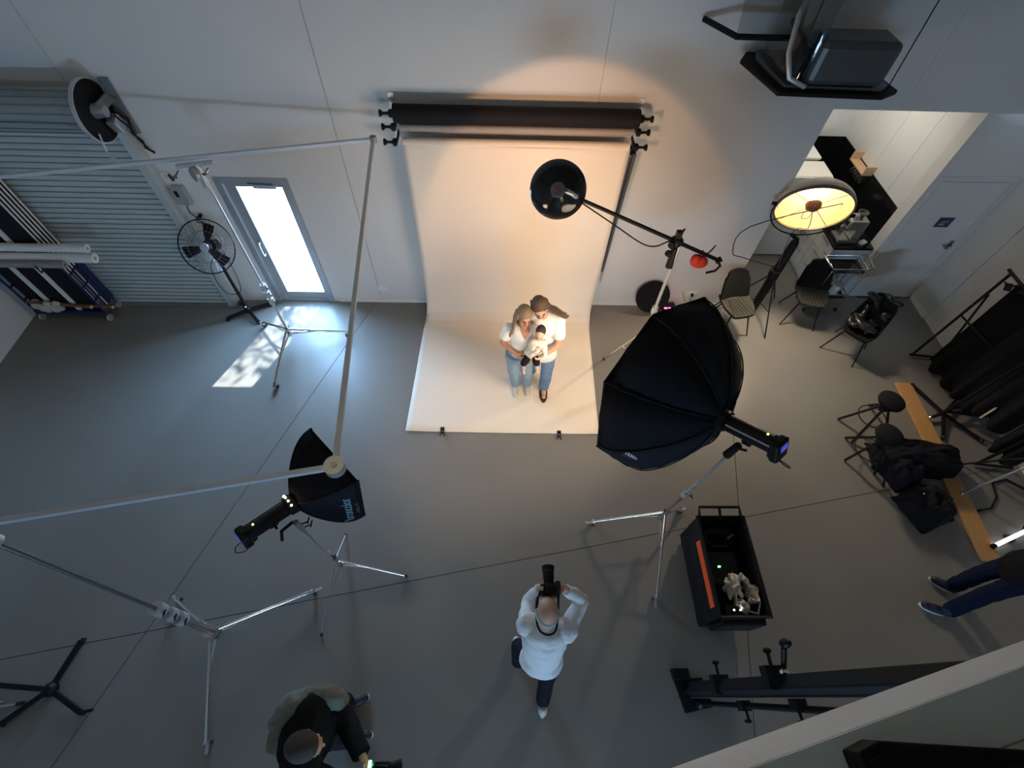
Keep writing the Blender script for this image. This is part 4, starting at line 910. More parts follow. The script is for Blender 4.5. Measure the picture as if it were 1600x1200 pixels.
t = T('clamp_cluster', 'black clamps and grip heads hanging at the rack top', 'clamp', (6.05, 4.1, 1.6))
for k in range(6):
    y = 4.15-.12*k; x = 6.05+.05*(k % 2); z = 1.52+.05*(k % 3)
    MB().lathe((x, y, z), (.5, -.6, .4), [(0, -.03), (.045, -.03), (.045, .03), (0, .03)], 12).tube((x, y, z), (x+.12, y-.05, z+.10), .012).tube((x, y, z), (x-.08, y+.02, z+.06), .010).build('grip_head', 'black_plastic', t)
t = T('folded_cream_cloth', 'small cream cloth tucked low between the dark rack cloths', 'cloth', (6.15, 3.05, .3))
MB().slab(lambda u_, v_: (6.02+.30*u_, 3.02+.05*math.sin(u_*6), .60-.22*v_+.03*math.sin(u_*9)), 12, 5, lambda u_, v_: (0, -.02, .01)).build('drape', 'plastic_bag', t, smooth=60); MB().path([(6.08, 3.0, .62), (6.12, 2.98, .5), (6.2, 3.0, .45)], .006).build('cord', 'black_plastic', t)

# star base stand
t = T('star_base_stand', 'low black star base stand with chrome caster right of the plank', 'stand', (5.90, 3.24, 0))
hb = V((5.90, 3.25, .10))
for f in ((5.77, 3.75, .03), (6.27, 2.88, .03), (5.73, 3.20, .06), (6.28, 3.52, .08), (5.78, 2.92, .03)):
    lg = sq(MB(), hb, f, .035, .03).build('leg', 'black_plastic', t, bevel=.005)
    MB().ell(V(f)-V((0, 0, .0)), (.03, .03, .03)).build('caster', 'chrome' if f[0] < 5.75 else 'rubber', lg)
MB().path([hb, hb+V((.02, .0, .4)), hb+V((.04, -.02, 1.25))], [.025, .022, .018], 10).build('pole', 'black_plastic', t)
MB().tube(hb+V((0, 0, .06)), (6.45, 3.42, .13), .016).tube(hb+V((0, .0, .04)), (6.5, 3.2, .10), .02).build('folded_arm', 'black_plastic', t)
def mound(mb, c, a, b, h, rz, seed, flat=4., wr=.05):
    def fn(u_, v_):
        x, y = u_*2-1, v_*2-1
        k = max(0, 1-(abs(x)**flat+abs(y)**flat))**.45
        w = noise.noise(V((x*2.2+seed, y*2.2, seed)))*wr+noise.noise(V((x*5, y*5+seed, 1)))*wr*.5
        X, Y = a*x*(1+w*1.2), b*y*(1+w*1.5)
        return (c[0]+X*math.cos(rz)-Y*math.sin(rz), c[1]+X*math.sin(rz)+Y*math.cos(rz), c[2]+.006+k*(h+w*1.2))
    return mb.slab(fn, 30, 26, lambda u_, v_: (0, 0, -.004))
t = T('dark_cloth_heap', 'heap of black cloth lying over a low case beside the near stool', 'cloth', (5.05, 2.55, 0))
mound(MB(), (5.20, 2.58, 0), .50, .20, .36, -.14, 3.).build('heap', 'black_fabric', t, smooth=60)
mound(MB(), (4.95, 2.42, 0), .20, .20, .30, .3, 8., 3.).build('fold', 'black_fabric', t, smooth=60)
MB().path([(4.66, 2.34, .30), (4.62, 2.30, .2), (4.68, 2.24, .03)], .012).build('loose_strap', 'black_fabric', t)
t = T('equipment_bag', 'black soft bag slumped on the floor left of the plank end', 'bag', (5.05, 2.02, 0))
mound(MB(), (5.06, 1.98, 0), .26, .24, .26, .35, 5., 3.4).build('body', 'black_fabric', t, smooth=60)
MB().path([(4.96, 1.9, .24), (5.0, 1.88, .34), (5.14, 1.97, .35), (5.17, 2.01, .24)], .014).build('handle', 'black_fabric', t); MB().ell((4.93, 2.06, .262), (.012, .012, .012)).build('buckle', 'chrome', t)
t = T('thin_light_stand', 'thin grey pole stand with chrome foot near the right edge', 'stand', (5.72, 2.1, 0))
MB().path([(5.62, 2.16, .03), (6.15, 2.30, .9), (6.5, 2.40, 1.5)], .013).build('pole', 'steel_dark', t); MB().ell((5.61, 2.155, .03), (.025, .025, .03)).build('foot_tip', 'chrome', t)
for f in ((6.1, 1.7), (6.35, 2.6), (5.85, 2.55)): MB().path([(6.15, 2.3, .75), (f[0]*.5+6.15*.5, f[1]*.5+2.3*.5, .42), (f[0], f[1], .02)], .011).build('leg', 'black_plastic', t)
t = T('curved_cable', 'black cable bending across the floor by the right edge', 'cable', (6.0, 1.9, 0))
MB().path([(5.75, 1.95, .012), (5.9, 1.98, .012), (6.05, 2.12, .012), (6.1, 2.3, .012), (6.3, 2.35, .012), (6.5, 2.2, .012)], .012).build('cord', 'black_plastic', t, smooth=60); MB().tube((5.72, 1.945, .014), (5.76, 1.955, .014), .018).build('connector', 'black_plastic', t)
t = T('bright_tube', 'bright white tube at the right edge near the plank end', 'tube light', (5.9, 1.6, 0))  # the tube's white glow is put into its material
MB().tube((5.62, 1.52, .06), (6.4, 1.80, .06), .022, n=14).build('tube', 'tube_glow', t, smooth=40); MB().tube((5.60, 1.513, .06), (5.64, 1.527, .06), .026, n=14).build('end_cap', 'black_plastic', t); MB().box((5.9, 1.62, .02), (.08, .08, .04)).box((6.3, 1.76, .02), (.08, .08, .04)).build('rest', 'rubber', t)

# disc bag and small device against the wall
t = T('round_disc', 'round black folded reflector disc leaning on wall right of the backdrop', 'reflector', (2.28, 5.12, 0))
dn = V((0, -.93, .36)).normalized()
MB().lathe((2.27, 5.10, .31), dn, [(0, -.02), (.23, -.02), (.245, 0), (.23, .02), (0, .02)], 36).build('disc', 'black_fabric', t, smooth=40)
MB().lathe((2.27, 5.10, .31), dn, [(.235, -.012), (.252, -.012), (.252, .012), (.235, .012), (.235, -.012)], 36).build('rim', 'black_plastic', t, smooth=40)
t = T('power_pack', 'small dark power pack with red lights on floor beside black disc', 'power pack', (2.58, 5.12, 0))
MB().bb(2.47, 2.68, 5.04, 5.2, 0, .10).build('case', 'black_plastic', t, bevel=.012)
for k in range(2): MB().bb(2.50+.06*k, 2.54+.06*k, 5.06, 5.085, .10, .107).build('indicator', 'led_red', t)
MB().path([(2.68, 5.12, .04), (2.80, 5.19, .12), (2.74, 5.21, .30), (2.84, 5.21, .12), (3.0, 5.18, .02)], .009).build('cable', 'yellow_cable', t, smooth=60)

# ============================================================ CART (tool cart near camera)
t = T('tool_cart', 'black tool cart with an orange stripe on the floor right of the photographer', 'cart', (2.25, 1.15, 0))
CX0, CX1, CY0, CY1, CZ = 2.03, 2.50, .70, 1.64, .70
MB().bb(CX0, CX1, CY0, CY1, .10, .40).build('body', 'black_plastic', t, bevel=.02)
for (a, b, c, d) in ((CX0, CX0+.02, CY0, CY1), (CX1-.02, CX1, CY0, CY1), (CX0, CX1, CY0, CY0+.02), (CX0, CX1, CY1-.02, CY1)): MB().bb(a, b, c, d, .40, CZ).build('side_panel', 'black_plastic', t, bevel=.004)
MB().path([(CX0, CY0, CZ), (CX1, CY0, CZ), (CX1, CY1, CZ), (CX0, CY1, CZ), (CX0, CY0, CZ)], .020, 8).build('top_rim', 'black_plastic', t)
MB().bb(CX0-.012, CX0, CY0+.10, CY1-.22, .55, .65).build('orange_stripe', 'orange_paint', t, 'bright orange stripe', bevel=.003)
MB().path([(CX0+.02, CY1, CZ), (CX0+.03, CY1+.09, CZ+.03), (CX1-.03, CY1+.09, CZ+.03), (CX1-.02, CY1, CZ)], .016, 8).tube(((CX0+CX1)/2, CY1, CZ), ((CX0+CX1)/2, CY1+.09, CZ+.03), .014).build('push_handle', 'black_plastic', t)
MB().bb(CX0+.03, CX1-.03, CY0-.06, CY0, .3, .66).build('front_box', 'black_plastic', t, bevel=.015)
for (x, y) in ((CX0+.06, CY0+.08), (CX1-.06, CY0+.08), (CX0+.06, CY1-.08), (CX1-.06, CY1-.08)):
    MB().tube((x-.02, y, .055), (x+.02, y, .055), .055, n=16).build('wheel', 'rubber', t)
t = T('battery_box', 'black battery box with green light inside the tool cart', 'battery', (2.25, 1.18, .4))
MB().bb(2.12, 2.42, 1.02, 1.34, .40, .52).build('case', 'black_gloss', t, bevel=.01); MB().box((2.21, 1.19, .525), (.02, .012, .012)).build('indicator', 'led_green', t, 'green indicator light')
t = T('cable_coil', 'dark coiled cables at the far end of the tool cart', 'cable', (2.28, 1.48, .4))
mb = MB()
for k in range(5): mb.path([(2.27+(.10+.012*k)*math.cos(a*PI/10), 1.48+(.07+.006*k)*math.sin(a*PI/10), .46+.02*k) for a in range(21)], .009, 6)
mb.build('coil', 'rubber', t, smooth=60); MB().tube((2.35, 1.46, .55), (2.42, 1.5, .56), .014).build('connector', 'steel_dark', t)
t = T('white_carrier_bag', 'crumpled whitish plastic carrier bag lying in the tool cart', 'bag', (2.32, .9, .5))
def bagf(u_, v_):
    a = 2*PI*u_; r = (.13-.05*v_+.03*math.sin(a*3+v_*5)+.02*math.sin(a*7))
    return (2.33+r*math.cos(a)*(.9), .93+r*math.sin(a)*1.1, .56+.14*math.sin(v_*PI)+.03*math.sin(a*4+v_*9)-.02*v_)
MB().slab(bagf, 36, 10, lambda u_, v_: (.002, .002, .003)).build('sheet', 'plastic_bag', t, smooth=60)
mb = MB(); rr = random.Random(4)
for k in range(16): mb.ell((2.28+rr.uniform(-.09, .10), .98+rr.uniform(-.07, .09), .60+rr.uniform(0, .07)), (.06, .025, .02), Mx.Rotation(rr.random()*6, 3, 'Z') @ Mx.Rotation(rr.uniform(-.8, .8), 3, 'Y'), 10, 6)
remesh(mb, 'crumpled_body', 'plastic_bag', t, .008, 1)
MB().path([(2.38, .90, .62), (2.46, .84, .66), (2.42, .74, .64), (2.30, .78, .62), (2.28, .88, .62)], .012, 8).build('bag_handle', 'plastic_bag', t, smooth=60)
t = T('tag_label', 'small white card tag beside the carrier bag in the cart', 'tag', (2.24, 1.08, .53))
MB().box((2.24, 1.06, .545), (.05, .03, .004), Mx.Rotation(.9, 3, 'Z')).build('card', 'white_gloss', t); MB().box((2.24, 1.06, .5475), (.03, .012, .001), Mx.Rotation(.9, 3, 'Z')).build('print', 'print_grey', t)
t = T('signal_receiver', 'small dark receiver with two white lights at the cart front', 'receiver', (2.25, .76, .4))
MB().bb(2.14, 2.38, .73, .83, .40, .60).build('case', 'black_gloss', t, bevel=.008)
for x in (2.22, 2.28): MB().box((x, .78, .603), (.012, .012, .006)).build('indicator', 'led_white', t)

# tall black column stand on the right foreground
t = T('studio_stand', 'tall black camera column rising from flat base plate, lower right', 'stand', (1.87, .16, 0))
MB().prism([(1.70, .34), (1.86, .345), (1.88, .26), (2.0, .27), (2.06, .03), (1.78, -.02)], 0, .035).build('base_plate', 'black_plastic', t, bevel=.006)
MB().bb(1.70, 1.86, .25, .345, .035, .10).build('base_block', 'black_plastic', t, bevel=.01)
sq(MB(), (1.86, .17, .03), (1.97, .10, 3.27), .10, .10).build('column', 'black_plastic', t, bevel=.01)
sq(MB(), (1.86, .115, .04), (1.97, .045, 3.26), .03, .012).build('rail', 'steel_dark', t)
for z in (.8, 1.75): MB().box((1.86, .18, z), (.13, .14, .09)).tube((1.86, .24, z), (1.86, .32, z), .012).ell((1.86, .34, z), (.03, .02, .02)).build('slider', 'black_plastic', t)
MB().tube((1.92, .24, 1.80), (1.88, .34, 1.95), .018).ell((1.88, .36, 1.98), (.035, .03, .05)).build('mount_head', 'black_plastic', t)
MB().ell((1.90, .21, 1.82), (.035, .02, .02)).build('mount_plate', 'chrome', t)
t = T('slim_pole_stand', 'slim black pole with clamps standing beside the tall column', 'stand', (1.93, .06, 0))
MB().path([(1.93, .06, .035), (1.97, .02, 1.3), (2.07, -.05, 3.2)], [.020, .022, .022], 12).build('pole', 'black_plastic', t, smooth=40)
MB().lathe((1.93, .06, .035), (0, 0, 1), [(0, 0), (.05, 0), (.05, .03), (.02, .06), (0, .06)], 16).build('foot', 'black_plastic', t)
for z in (.95, 1.75): MB().box((1.955+.02*(z-1), .03, z), (.07, .07, .10)).tube((1.96, .02, z), (1.96, -.06, z+.02), .010).ell((1.96, -.07, z), (.03, .015, .02)).build('clamp', 'black_plastic', t)

# low black four leg base lower left, and the chrome foot beside it
t = T('black_leg_base', 'low black four legged stand base on the floor, lower left', 'stand', (-4.15, .21, 0))
hb = V((-4.15, .21, .06))
for f in ((-4.08, .62), (-4.95, .27), (-4.47, -.05), (-3.80, .03)):
    lg = sq(MB(), hb, (f[0], f[1], .035), .045, .03).build('leg', 'black_plastic', t, bevel=.006)
    MB().box((f[0], f[1], .01), (.045, .045, .02)).build('rubber_foot', 'rubber', lg)
MB().lathe(hb-V((0, 0, .03)), (0, 0, 1), [(0, 0), (.06, 0), (.06, .05), (.03, .08), (0, .08)], 16).build('hub', 'black_plastic', t)
MB().tube((-3.80, .03, .045), (-3.70, .05, .045), .014).build('foot_peg', 'black_plastic', t)
t = T('chrome_stand_leg', 'thin chrome stand leg at the left edge beside black leg base', 'stand', (-4.6, .07, 0))
MB().tube((-4.42, .10, .03), (-5.2, -.05, .25), .012).build('leg', 'chrome', t, smooth=40); MB().tube((-4.42, .10, .03), (-4.36, .11, .012), .016).build('rubber_foot', 'rubber', t); MB().tube((-4.55, .12, .02), (-5.2, .10, .2), .008).build('brace', 'chrome', t)

# ============================================================ PEOPLE
def frame3(f, up=(0, 0, 1)):
    f = V(f).normalized(); r = f.cross(V(up)).normalized(); u = r.cross(f); return r, f, u
def RM(r, f, u): return Mx((r, f, u)).transposed()
def head(mb, c, fd, s=1., up=(0, 0, 1)):
    c = V(c); r, f, u = frame3(fd, up); R = RM(r, f, u)
    mb.ell(c+u*.022*s-f*.012*s, (.073*s, .093*s, .098*s), R, 20, 14)
    mb.ell(c-u*.045*s+f*.022*s, (.056*s, .062*s, .070*s), R)
    mb.ell(c-u*.098*s+f*.058*s, (.022*s, .020*s, .018*s), R)
    mb.capsule(c+f*.080*s+u*.022*s, c+f*.104*s-u*.020*s, .008*s, .013*s)
    mb.ell(c+f*.072*s+u*.036*s, (.050*s, .016*s, .010*s), R)
    for q in (-1, 1):
        mb.ell(c+r*q*.075*s-f*.008*s, (.010*s, .020*s, .031*s), R)
        mb.ell(c+r*q*.040*s+f*.058*s-u*.018*s, (.022*s, .018*s, .020*s), R)
def face_bits(t, c, fd, s=1., up=(0, 0, 1), lips='lip'):
    c = V(c); r, f, u = frame3(fd, up); R = RM(r, f, u)
    for q in (-1, 1): MB().ell(c+r*q*.031*s+f*.077*s+u*.008*s, (.013*s, .008*s, .0050*s), R, 10, 6).build('eye', 'eye_dark', t)
    if s > .8:
        for q in (-1, 1): MB().path([c+r*q*.017*s+f*.084*s+u*.038*s, c+r*q*.032*s+f*.080*s+u*.042*s, c+r*q*.048*s+f*.071*s+u*.034*s], .0028*s, 6).build('eyebrow', 'hair_brown', t)
    MB().ell(c+f*.080*s-u*.058*s, (.022*s, .009*s, .008*s), R, 12, 6).build('mouth', lips, t)
def hand(mb, w, d, n, side, curl=.5, s=1., spread=.0):
    w = V(w); d = V(d).normalized(); n = V(n); n = (n-d*n.dot(d)).normalized(); a = d.cross(n).normalized()
    if a.dot(V(side)) < 0: a = -a
    R = Mx((a, d, n)).transposed()
    mb.ell(w+d*.045*s, (.040*s, .052*s, .017*s), R, 14, 8)
    for k, (o, L) in enumerate(((.030, .066), (.010, .076), (-.010, .070), (-.030, .055))):
        b = w+d*.078*s+a*o*s; c1 = curl*(.6+.08*k); d1 = (d*math.cos(c1)-n*math.sin(c1)+a*spread*o*8).normalized(); m = b+d1*L*.55*s
        d2 = (d*math.cos(c1*2.3)-n*math.sin(c1*2.3)).normalized()
        mb.capsule(b, m, .0095*s, .0088*s, 8, 3); mb.capsule(m, m+d2*L*.5*s, .0088*s, .0075*s, 8, 3)
    b = w+d*.025*s+a*.034*s; d1 = (d*.65+a*.75-n*.25).normalized(); m = b+d1*.040*s; d2 = (d*.9+a*.25-n*.4*curl).normalized()
    mb.capsule(b, m, .0125*s, .0105*s, 8, 3); mb.capsule(m, m+d2*.032*s, .0105*s, .0085*s, 8, 3)
def torso(mb, J, g=0., fem=0., lo=0.0, hi=1.0):
    p = V(J['pel']); nk = V(J['neck']); u = (nk-p).normalized(); L = (nk-p).length
    r = (V(J['shR'])-V(J['shL'])); r = (r-u*r.dot(u)).normalized(); f = u.cross(r); R = RM(r, f, u); s = J.get('s', 1.)
    for (t_, a, b, h) in ((.0, .148+.012*fem, .112, .12), (.25, .130-.012*fem, .100, .15), (.48, .138-.010*fem, .106, .15), (.70, .148-.008*fem, .110, .14), (.84, .135, .092, .09)):
        if lo <= t_ <= hi: mb.ell(p+u*L*t_, ((a+g)*s, (b+g)*s, (h+g*.5)*s), R, 20, 12)
    mb.capsule(J['shL'], J['shR'], (.055+g)*s)
    return r, f, u
def make_body(t, J, skin, vox=.0065):
    mb = MB(); s = J.get('s', 1.); torso(mb, J, 0, J.get('fem', 0))
    head(mb, J['head'], J['face'], s*J.get('hs', 1.), J.get('hup', (0, 0, 1)))
    r_, f_, u_ = frame3(J['face'], J.get('hup', (0, 0, 1)))
    mb.capsule(V(J['neck'])-V((0, 0, .02)), V(J['head'])-f_*.02-u_*.04, .054*s, .050*s)
    for q in 'LR':
        mb.capsule(J['sh'+q], J['el'+q], .047*s, .037*s); mb.capsule(J['el'+q], J['wr'+q], .037*s, .026*s)
        h = J.get('hand'+q)
        if h: hand(mb, J['wr'+q], *h, s=s)
        mb.capsule(J['hip'+q], J['kn'+q], .078*s, .054*s); mb.capsule(J['kn'+q], J['an'+q], .054*s, .036*s)
        if 'toe'+q in J: mb.capsule(V(J['an'+q])-V((0, 0, .03)), V(J['toe'+q])+V((0, 0, .028)), .036*s, .028*s)
    return remesh(mb, 'body', skin, t, vox, 5)
def make_top(t, J, name, m, sleeve, g=.016, vox=.008, hem=.0, sl_r=(.062, .058), lo=0., dn=0., wrk=.006):
    mb = MB(); s = J.get('s', 1.); r, f, u = torso(mb, J, g, J.get('fem', 0), lo, .9)
    if dn:
        p = V(J['pel']); R = RM(r, f, u); mb.ell(p-u*dn*.5, ((.155+g)*s, (.118+g)*s, dn+.06), R, 20, 12)
    for q in 'LR':
        S_, E_, W_ = V(J['sh'+q]), V(J['el'+q]), V(J['wr'+q])
        if sleeve <= 1: mb.capsule(S_, S_.lerp(E_, .25), sl_r[0]*s, sl_r[0]*s); mb.tube(S_, S_.lerp(E_, sleeve), sl_r[0]*s, sl_r[1]*s*1.08, 14)
        else: mb.capsule(S_, E_, sl_r[0]*s, sl_r[1]*.9*s); mb.capsule(E_, E_.lerp(W_, .3), sl_r[1]*.9*s, sl_r[1]*.85*s); mb.tube(E_, E_.lerp(W_, sleeve-1), sl_r[1]*.9*s, sl_r[1]*.72*s, 14)
    return remesh(mb, name, m, t, vox, 5, wrk=wrk)
def make_trousers(t, J, m, g=.012, vox=.008, rr=(.088, .069, .064), wide=1.0):
    mb = MB(); s = J.get('s', 1.); p = V(J['pel']); nk = V(J['neck']); u = (nk-p).normalized()
    r = (V(J['shR'])-V(J['shL'])); r = (r-u*r.dot(u)).normalized(); f = u.cross(r); R = RM(r, f, u)
    mb.ell(p+u*.01, ((.150+.012*J.get('fem', 0)+g)*s, (.114+g)*s, .13*s), R, 20, 12)
    for q in 'LR':
        H, K, A_ = V(J['hip'+q]), V(J['kn'+q]), V(J['an'+q])
        mb.capsule(H, K, (rr[0]+g*.3)*s, rr[1]*s*wide); mb.capsule(K, K.lerp(A_, .3), rr[1]*s*wide, rr[1]*s*wide*.97); mb.tube(K, K.lerp(A_, 1.10), rr[1]*s*wide, rr[2]*s*wide, 14)
    return remesh(mb, 'trousers', m, t, vox, 5, wrk=.006)
def shoe(t, heel, toe, up_m, sole_m, s=1., tilt=0., name='shoe'):
    heel = V(heel); toe = V(toe); d = (toe-heel); L = d.length; d.normalize(); sd = d.cross(V((0, 0, 1))).normalized(); n = sd.cross(d)
    mb = MB(); mb.capsule(heel+d*.045*s+n*.045*s, heel+d*(L-.045*s)+n*.032*s, .042*s, .038*s); mb.capsule(heel+d*.045*s+n*.05*s, heel+d*.05*s+n*.09*s, .041*s, .040*s)
    mb.ell(heel+d*(L*.55)+n*.055*s, (.035*s, .06*s, .03*s), RM(sd, d, n))
    o = remesh(mb, name, up_m, t, .007, 3)
    P = []
    for k in range(20):
        a = 2*PI*k/20; P.append(heel+d*(L/2+L/2*math.cos(a))+sd*(.043*s*math.sin(a)*(1+.12*math.cos(a))))
    MB().add(P+[p+n*.022*s for p in P], [tuple(range(20)), tuple(range(39, 19, -1))]+[(k, (k+1) % 20, 20+(k+1) % 20, 20+k) for k in range(20)]).build('sole', sole_m, o)
    return o
def hair_cap(mb, c, fd, s=1., up=(0, 0, 1), back=.030, g=.011):
    c = V(c); r, f, u = frame3(fd, up); R = RM(r, f, u)
    mb.ell(c+u*.036*s-f*back*s, ((.073+g)*s, (.090+g)*s, (.094+g)*s), R, 20, 14)
    mb.ell(c-u*.02*s-f*.050*s, (.066*s, .055*s, .075*s), R, 16, 10)
    return r, f, u
def locks(mb, pts_list, r0=.022, r1=.010):
    for P in pts_list:
        n_ = len(P)-1
        for i in range(n_): mb.capsule(P[i], P[i+1], r0+(r1-r0)*i/n_, r0+(r1-r0)*(i+1)/n_, 10, 3)

# ---- woman
t = T('person', 'woman in white t-shirt and pale jeans holding a baby on the backdrop', 'person', (.28, 3.62, 0))
J = dict(fem=1., s=.97, pel=(.235, 3.56, .85), neck=(.275, 3.56, 1.405), shL=(.42, 3.56, 1.345), shR=(.10, 3.57, 1.345), elL=(.50, 3.50, 1.10), wrL=(.36, 3.36, 1.10),
         elR=(.035, 3.57, 1.09), wrR=(.20, 3.40, 1.075), hipL=(.315, 3.57, .83), hipR=(.15, 3.57, .83), knL=(.35, 3.56, .47), knR=(.19, 3.54, .47), anL=(.375, 3.68, .10), anR=(.215, 3.68, .10),
         head=(.265, 3.53, 1.575), face=(.25, -.93, -.16), hup=(.16, 0, 1),
         handR=((.75, -.30, -.12), (-.2, -1, .3), (0, 0, 1), .6), handL=((-.8, -.3, -.1), (.2, -1, .2), (0, 0, 1), .6))
make_body(t, J, 'skin_warm')
sh_ = make_top(t, J, 'shirt', 'shirt_white', .62, g=.014, sl_r=(.064, .066), lo=.2)
make_trousers(t, J, 'denim_light', wide=1.06)
MB().path([(  .235+.152*math.cos(a*PI/10), 3.56+.116*math.sin(a*PI/10), .915) for a in range(21)], .016, 6).build('belt', 'denim_mid', t)
from mathutils.bvhtree import BVHTree
bv = BVHTree.FromPolygons([v.co+V(t['off']) for v in sh_.data.vertices], [tuple(p.vertices) for p in sh_.data.polygons])
def vee(u_, v_):
    x = .285+(u_-.5)*.13*v_; z = 1.285+.122*v_; h = bv.ray_cast(V((x, 3.0, z)), V((0, 1, 0)))[0]
    return (x, (h.y if h else 3.47)-.003, z)
MB().grid(vee, 8, 10).build('neckline', 'skin_warm', t, 'skin in the open v neckline', smooth=180)
shoe(t, (.375, 3.74, 0), (.385, 3.50, 0), 'shoe_white', 'sole_white'); shoe(t, (.215, 3.74, 0), (.225, 3.48, 0), 'shoe_white', 'sole_white')
face_bits(t, J['head'], J['face'], .97, J['hup'])
mb = MB(); r, f, u = hair_cap(mb, J['head'], J['face'], .98, J['hup'], g=.013); r = -r; c = V(J['head'])
L_ = []; D = V((0, 0, -1)); bk = V((0, 1, 0))
for k in range(15):
    w = k/14; jt = .012*math.sin(k*2.7)
    L_.append([c+u*.10-f*.03, c+u*.04-r*.080-f*(.0+.07*w), c-r*(.092)+D*.07-f*(.01+.08*w), c-r*(.120+jt)+D*.16+bk*(-.03+.11*w), c-r*(.160-.05*w+jt*2)+D*(.245+jt)+bk*(-.05+.14*w)])
    L_.append([c+u*.10-f*.03, c+u*.03+r*.078-f*(.01+.07*w), c+r*.082+D*.07-f*(.02+.07*w), c+r*.075+D*.16-f*(.03+.06*w)])
    L_.append([c+u*.09-f*.06, c-f*.105+r*(-.06+.12*w), c+D*.09+bk*.115+r*(-.07+.12*w), c+D*.24+bk*.14+r*(-.09+.13*w)])
locks(mb, L_, .017, .006); remesh(mb, 'hair', 'hair_blond', t, .0055, 2)

# ---- man
t = T('person', 'tall man in white t-shirt, jeans and sandals with long hair behind woman and baby', 'person', (.52, 3.72, 0))
J = dict(s=1.03, pel=(.53, 3.68, .84), neck=(.49, 3.66, 1.47), shL=(.66, 3.64, 1.405), shR=(.335, 3.72, 1.42), elL=(.685, 3.54, 1.09), wrL=(.45, 3.33, 1.11), elR=(.25, 3.72, 1.14), wrR=(.30, 3.66, .96),
         hipL=(.615, 3.68, .82), hipR=(.45, 3.69, .82), knL=(.60, 3.58, .45), knR=(.44, 3.72, .44), anL=(.60, 3.64, .09), anR=(.41, 3.88, .09), toeL=(.595, 3.49, .02), toeR=(.40, 3.74, .02),
         head=(.425, 3.58, 1.66), face=(.14, -.86, -.38), hup=(-.12, 0, 1),
         handL=((-.85, -.28, -.12), (.1, -1, .45), (0, 0, 1), .45))
make_body(t, J, 'skin')
make_top(t, J, 'shirt', 'shirt_white', .66, g=.020, sl_r=(.072, .074), dn=.10)
make_trousers(t, J, 'denim_mid', wide=1.10)
for (hl, to) in (((.60, 3.70, 0), (.592, 3.42, 0)), ((.41, 3.94, 0), (.395, 3.67, 0))):
    hl = V(hl); to = V(to); d = (to-hl).normalized(); sd = d.cross(V((0, 0, 1))); L = (to-hl).length
    P = [hl+d*(L/2+L/2*math.cos(2*PI*k/20))+sd*(.052*math.sin(2*PI*k/20)) for k in range(20)]
    so = MB().add(P+[p+V((0, 0, .025)) for p in P], [tuple(range(20)), tuple(range(39, 19, -1))]+[(k, (k+1) % 20, 20+(k+1) % 20, 20+k) for k in range(20)]).build('sandal', 'sandal_brown', t)
    for fr in (.42, .70):
        p = hl+d*L*fr; MB().path([p+(sd*math.cos(a*PI/8)*.046)+V((0, 0, .01+.062*math.sin(a*PI/8)*(1.1-.5*(fr-.42)))) for a in range(9)], .010, 6).build('strap', 'sandal_brown', so)
face_bits(t, J['head'], J['face'], 1.03, J['hup'])
mb = MB(); r, f, u = hair_cap(mb, J['head'], J['face'], 1.03, J['hup'], g=.012); r = -r; c = V(J['head'])
L_ = []; D = V((0, 0, -1)); bk = V((0, 1, 0)); rt = V((1, 0, 0))
for k in range(15):
    w = k/14; jt = .02*math.sin(k*2.3)
    L_.append([c+u*.10-f*.03, c+u*.04+r*.084-f*(.01+.07*w), c+rt*.11+D*.05+bk*(.02+.08*w), c+rt*(.17+.02*w)+D*.10+bk*(.03+.09*w), c+rt*(.25+.04*w+jt)+D*(.17+jt)+bk*(.04+.06*w), c+rt*(.29+.05*w+jt)+D*(.20+jt*1.5)+bk*(.05+.05*w)])
    L_.append([c+u*.10-f*.03, c+u*.03-r*.080-f*(.02+.07*w), c-r*.082+D*.08+bk*(.03+.08*w)])
    L_.append([c+u*.09-f*.06, c-f*.11+r*(-.05+.12*w), c+D*.08+bk*.13+rt*(-.03+.16*w), c+D*.14+bk*.12+rt*(.03+.2*w)])
locks(mb, L_, .017, .005); remesh(mb, 'hair', 'hair_brown', t, .0055, 2)
mb = MB(); r, f, u = frame3(J['face'], J['hup'])
mb.ell(c-u*.075+f*.050, (.048, .045, .042), RM(r, f, u)); remesh(mb, 'beard', 'hair_brown', t, .008, 2)

# ---- baby
t = T('person', 'baby in patterned pale top held between the woman and man', 'person', (.42, 3.40, .95))
J = dict(s=.52, hs=1.36, pel=(.37, 3.38, 1.13), neck=(.43, 3.41, 1.345), shL=(.495, 3.39, 1.31), shR=(.37, 3.39, 1.31), elL=(.51, 3.30, 1.19), wrL=(.45, 3.24, 1.22), elR=(.345, 3.29, 1.20), wrR=(.405, 3.27, 1.345),
         hipL=(.40, 3.36, 1.11), hipR=(.335, 3.36, 1.11), knL=(.42, 3.27, 1.10), knR=(.275, 3.28, 1.08), anL=(.43, 3.26, 1.01), anR=(.280, 3.28, .965), toeL=(.43, 3.21, .98), toeR=(.285, 3.245, .90),
         head=(.44, 3.40, 1.455), face=(-.25, -.92, -.20), handR=((.2, .1, .9), (0, 1, 0), (1, 0, 0), .9), handL=((-.6, -.3, .2), (0, -1, 0), (0, 0, 1), .9))
make_body(t, J, 'skin_baby', .0055)
make_top(t, J, 'romper_top', 'shirt_pattern', 1.5, g=.03, vox=.007, sl_r=(.066, .060))
mb = MB()
for q in 'LR': mb.capsule(J['hip'+q], J['kn'+q], .052, .040); mb.tube(J['kn'+q], V(J['kn'+q]).lerp(V(J['an'+q]), .12), .038, .034, 12)
mb.ell(J['pel'], (.088, .072, .07)); remesh(mb, 'trousers', 'trouser_black', t, .007, 4)
face_bits(t, J['head'], J['face'], .70)
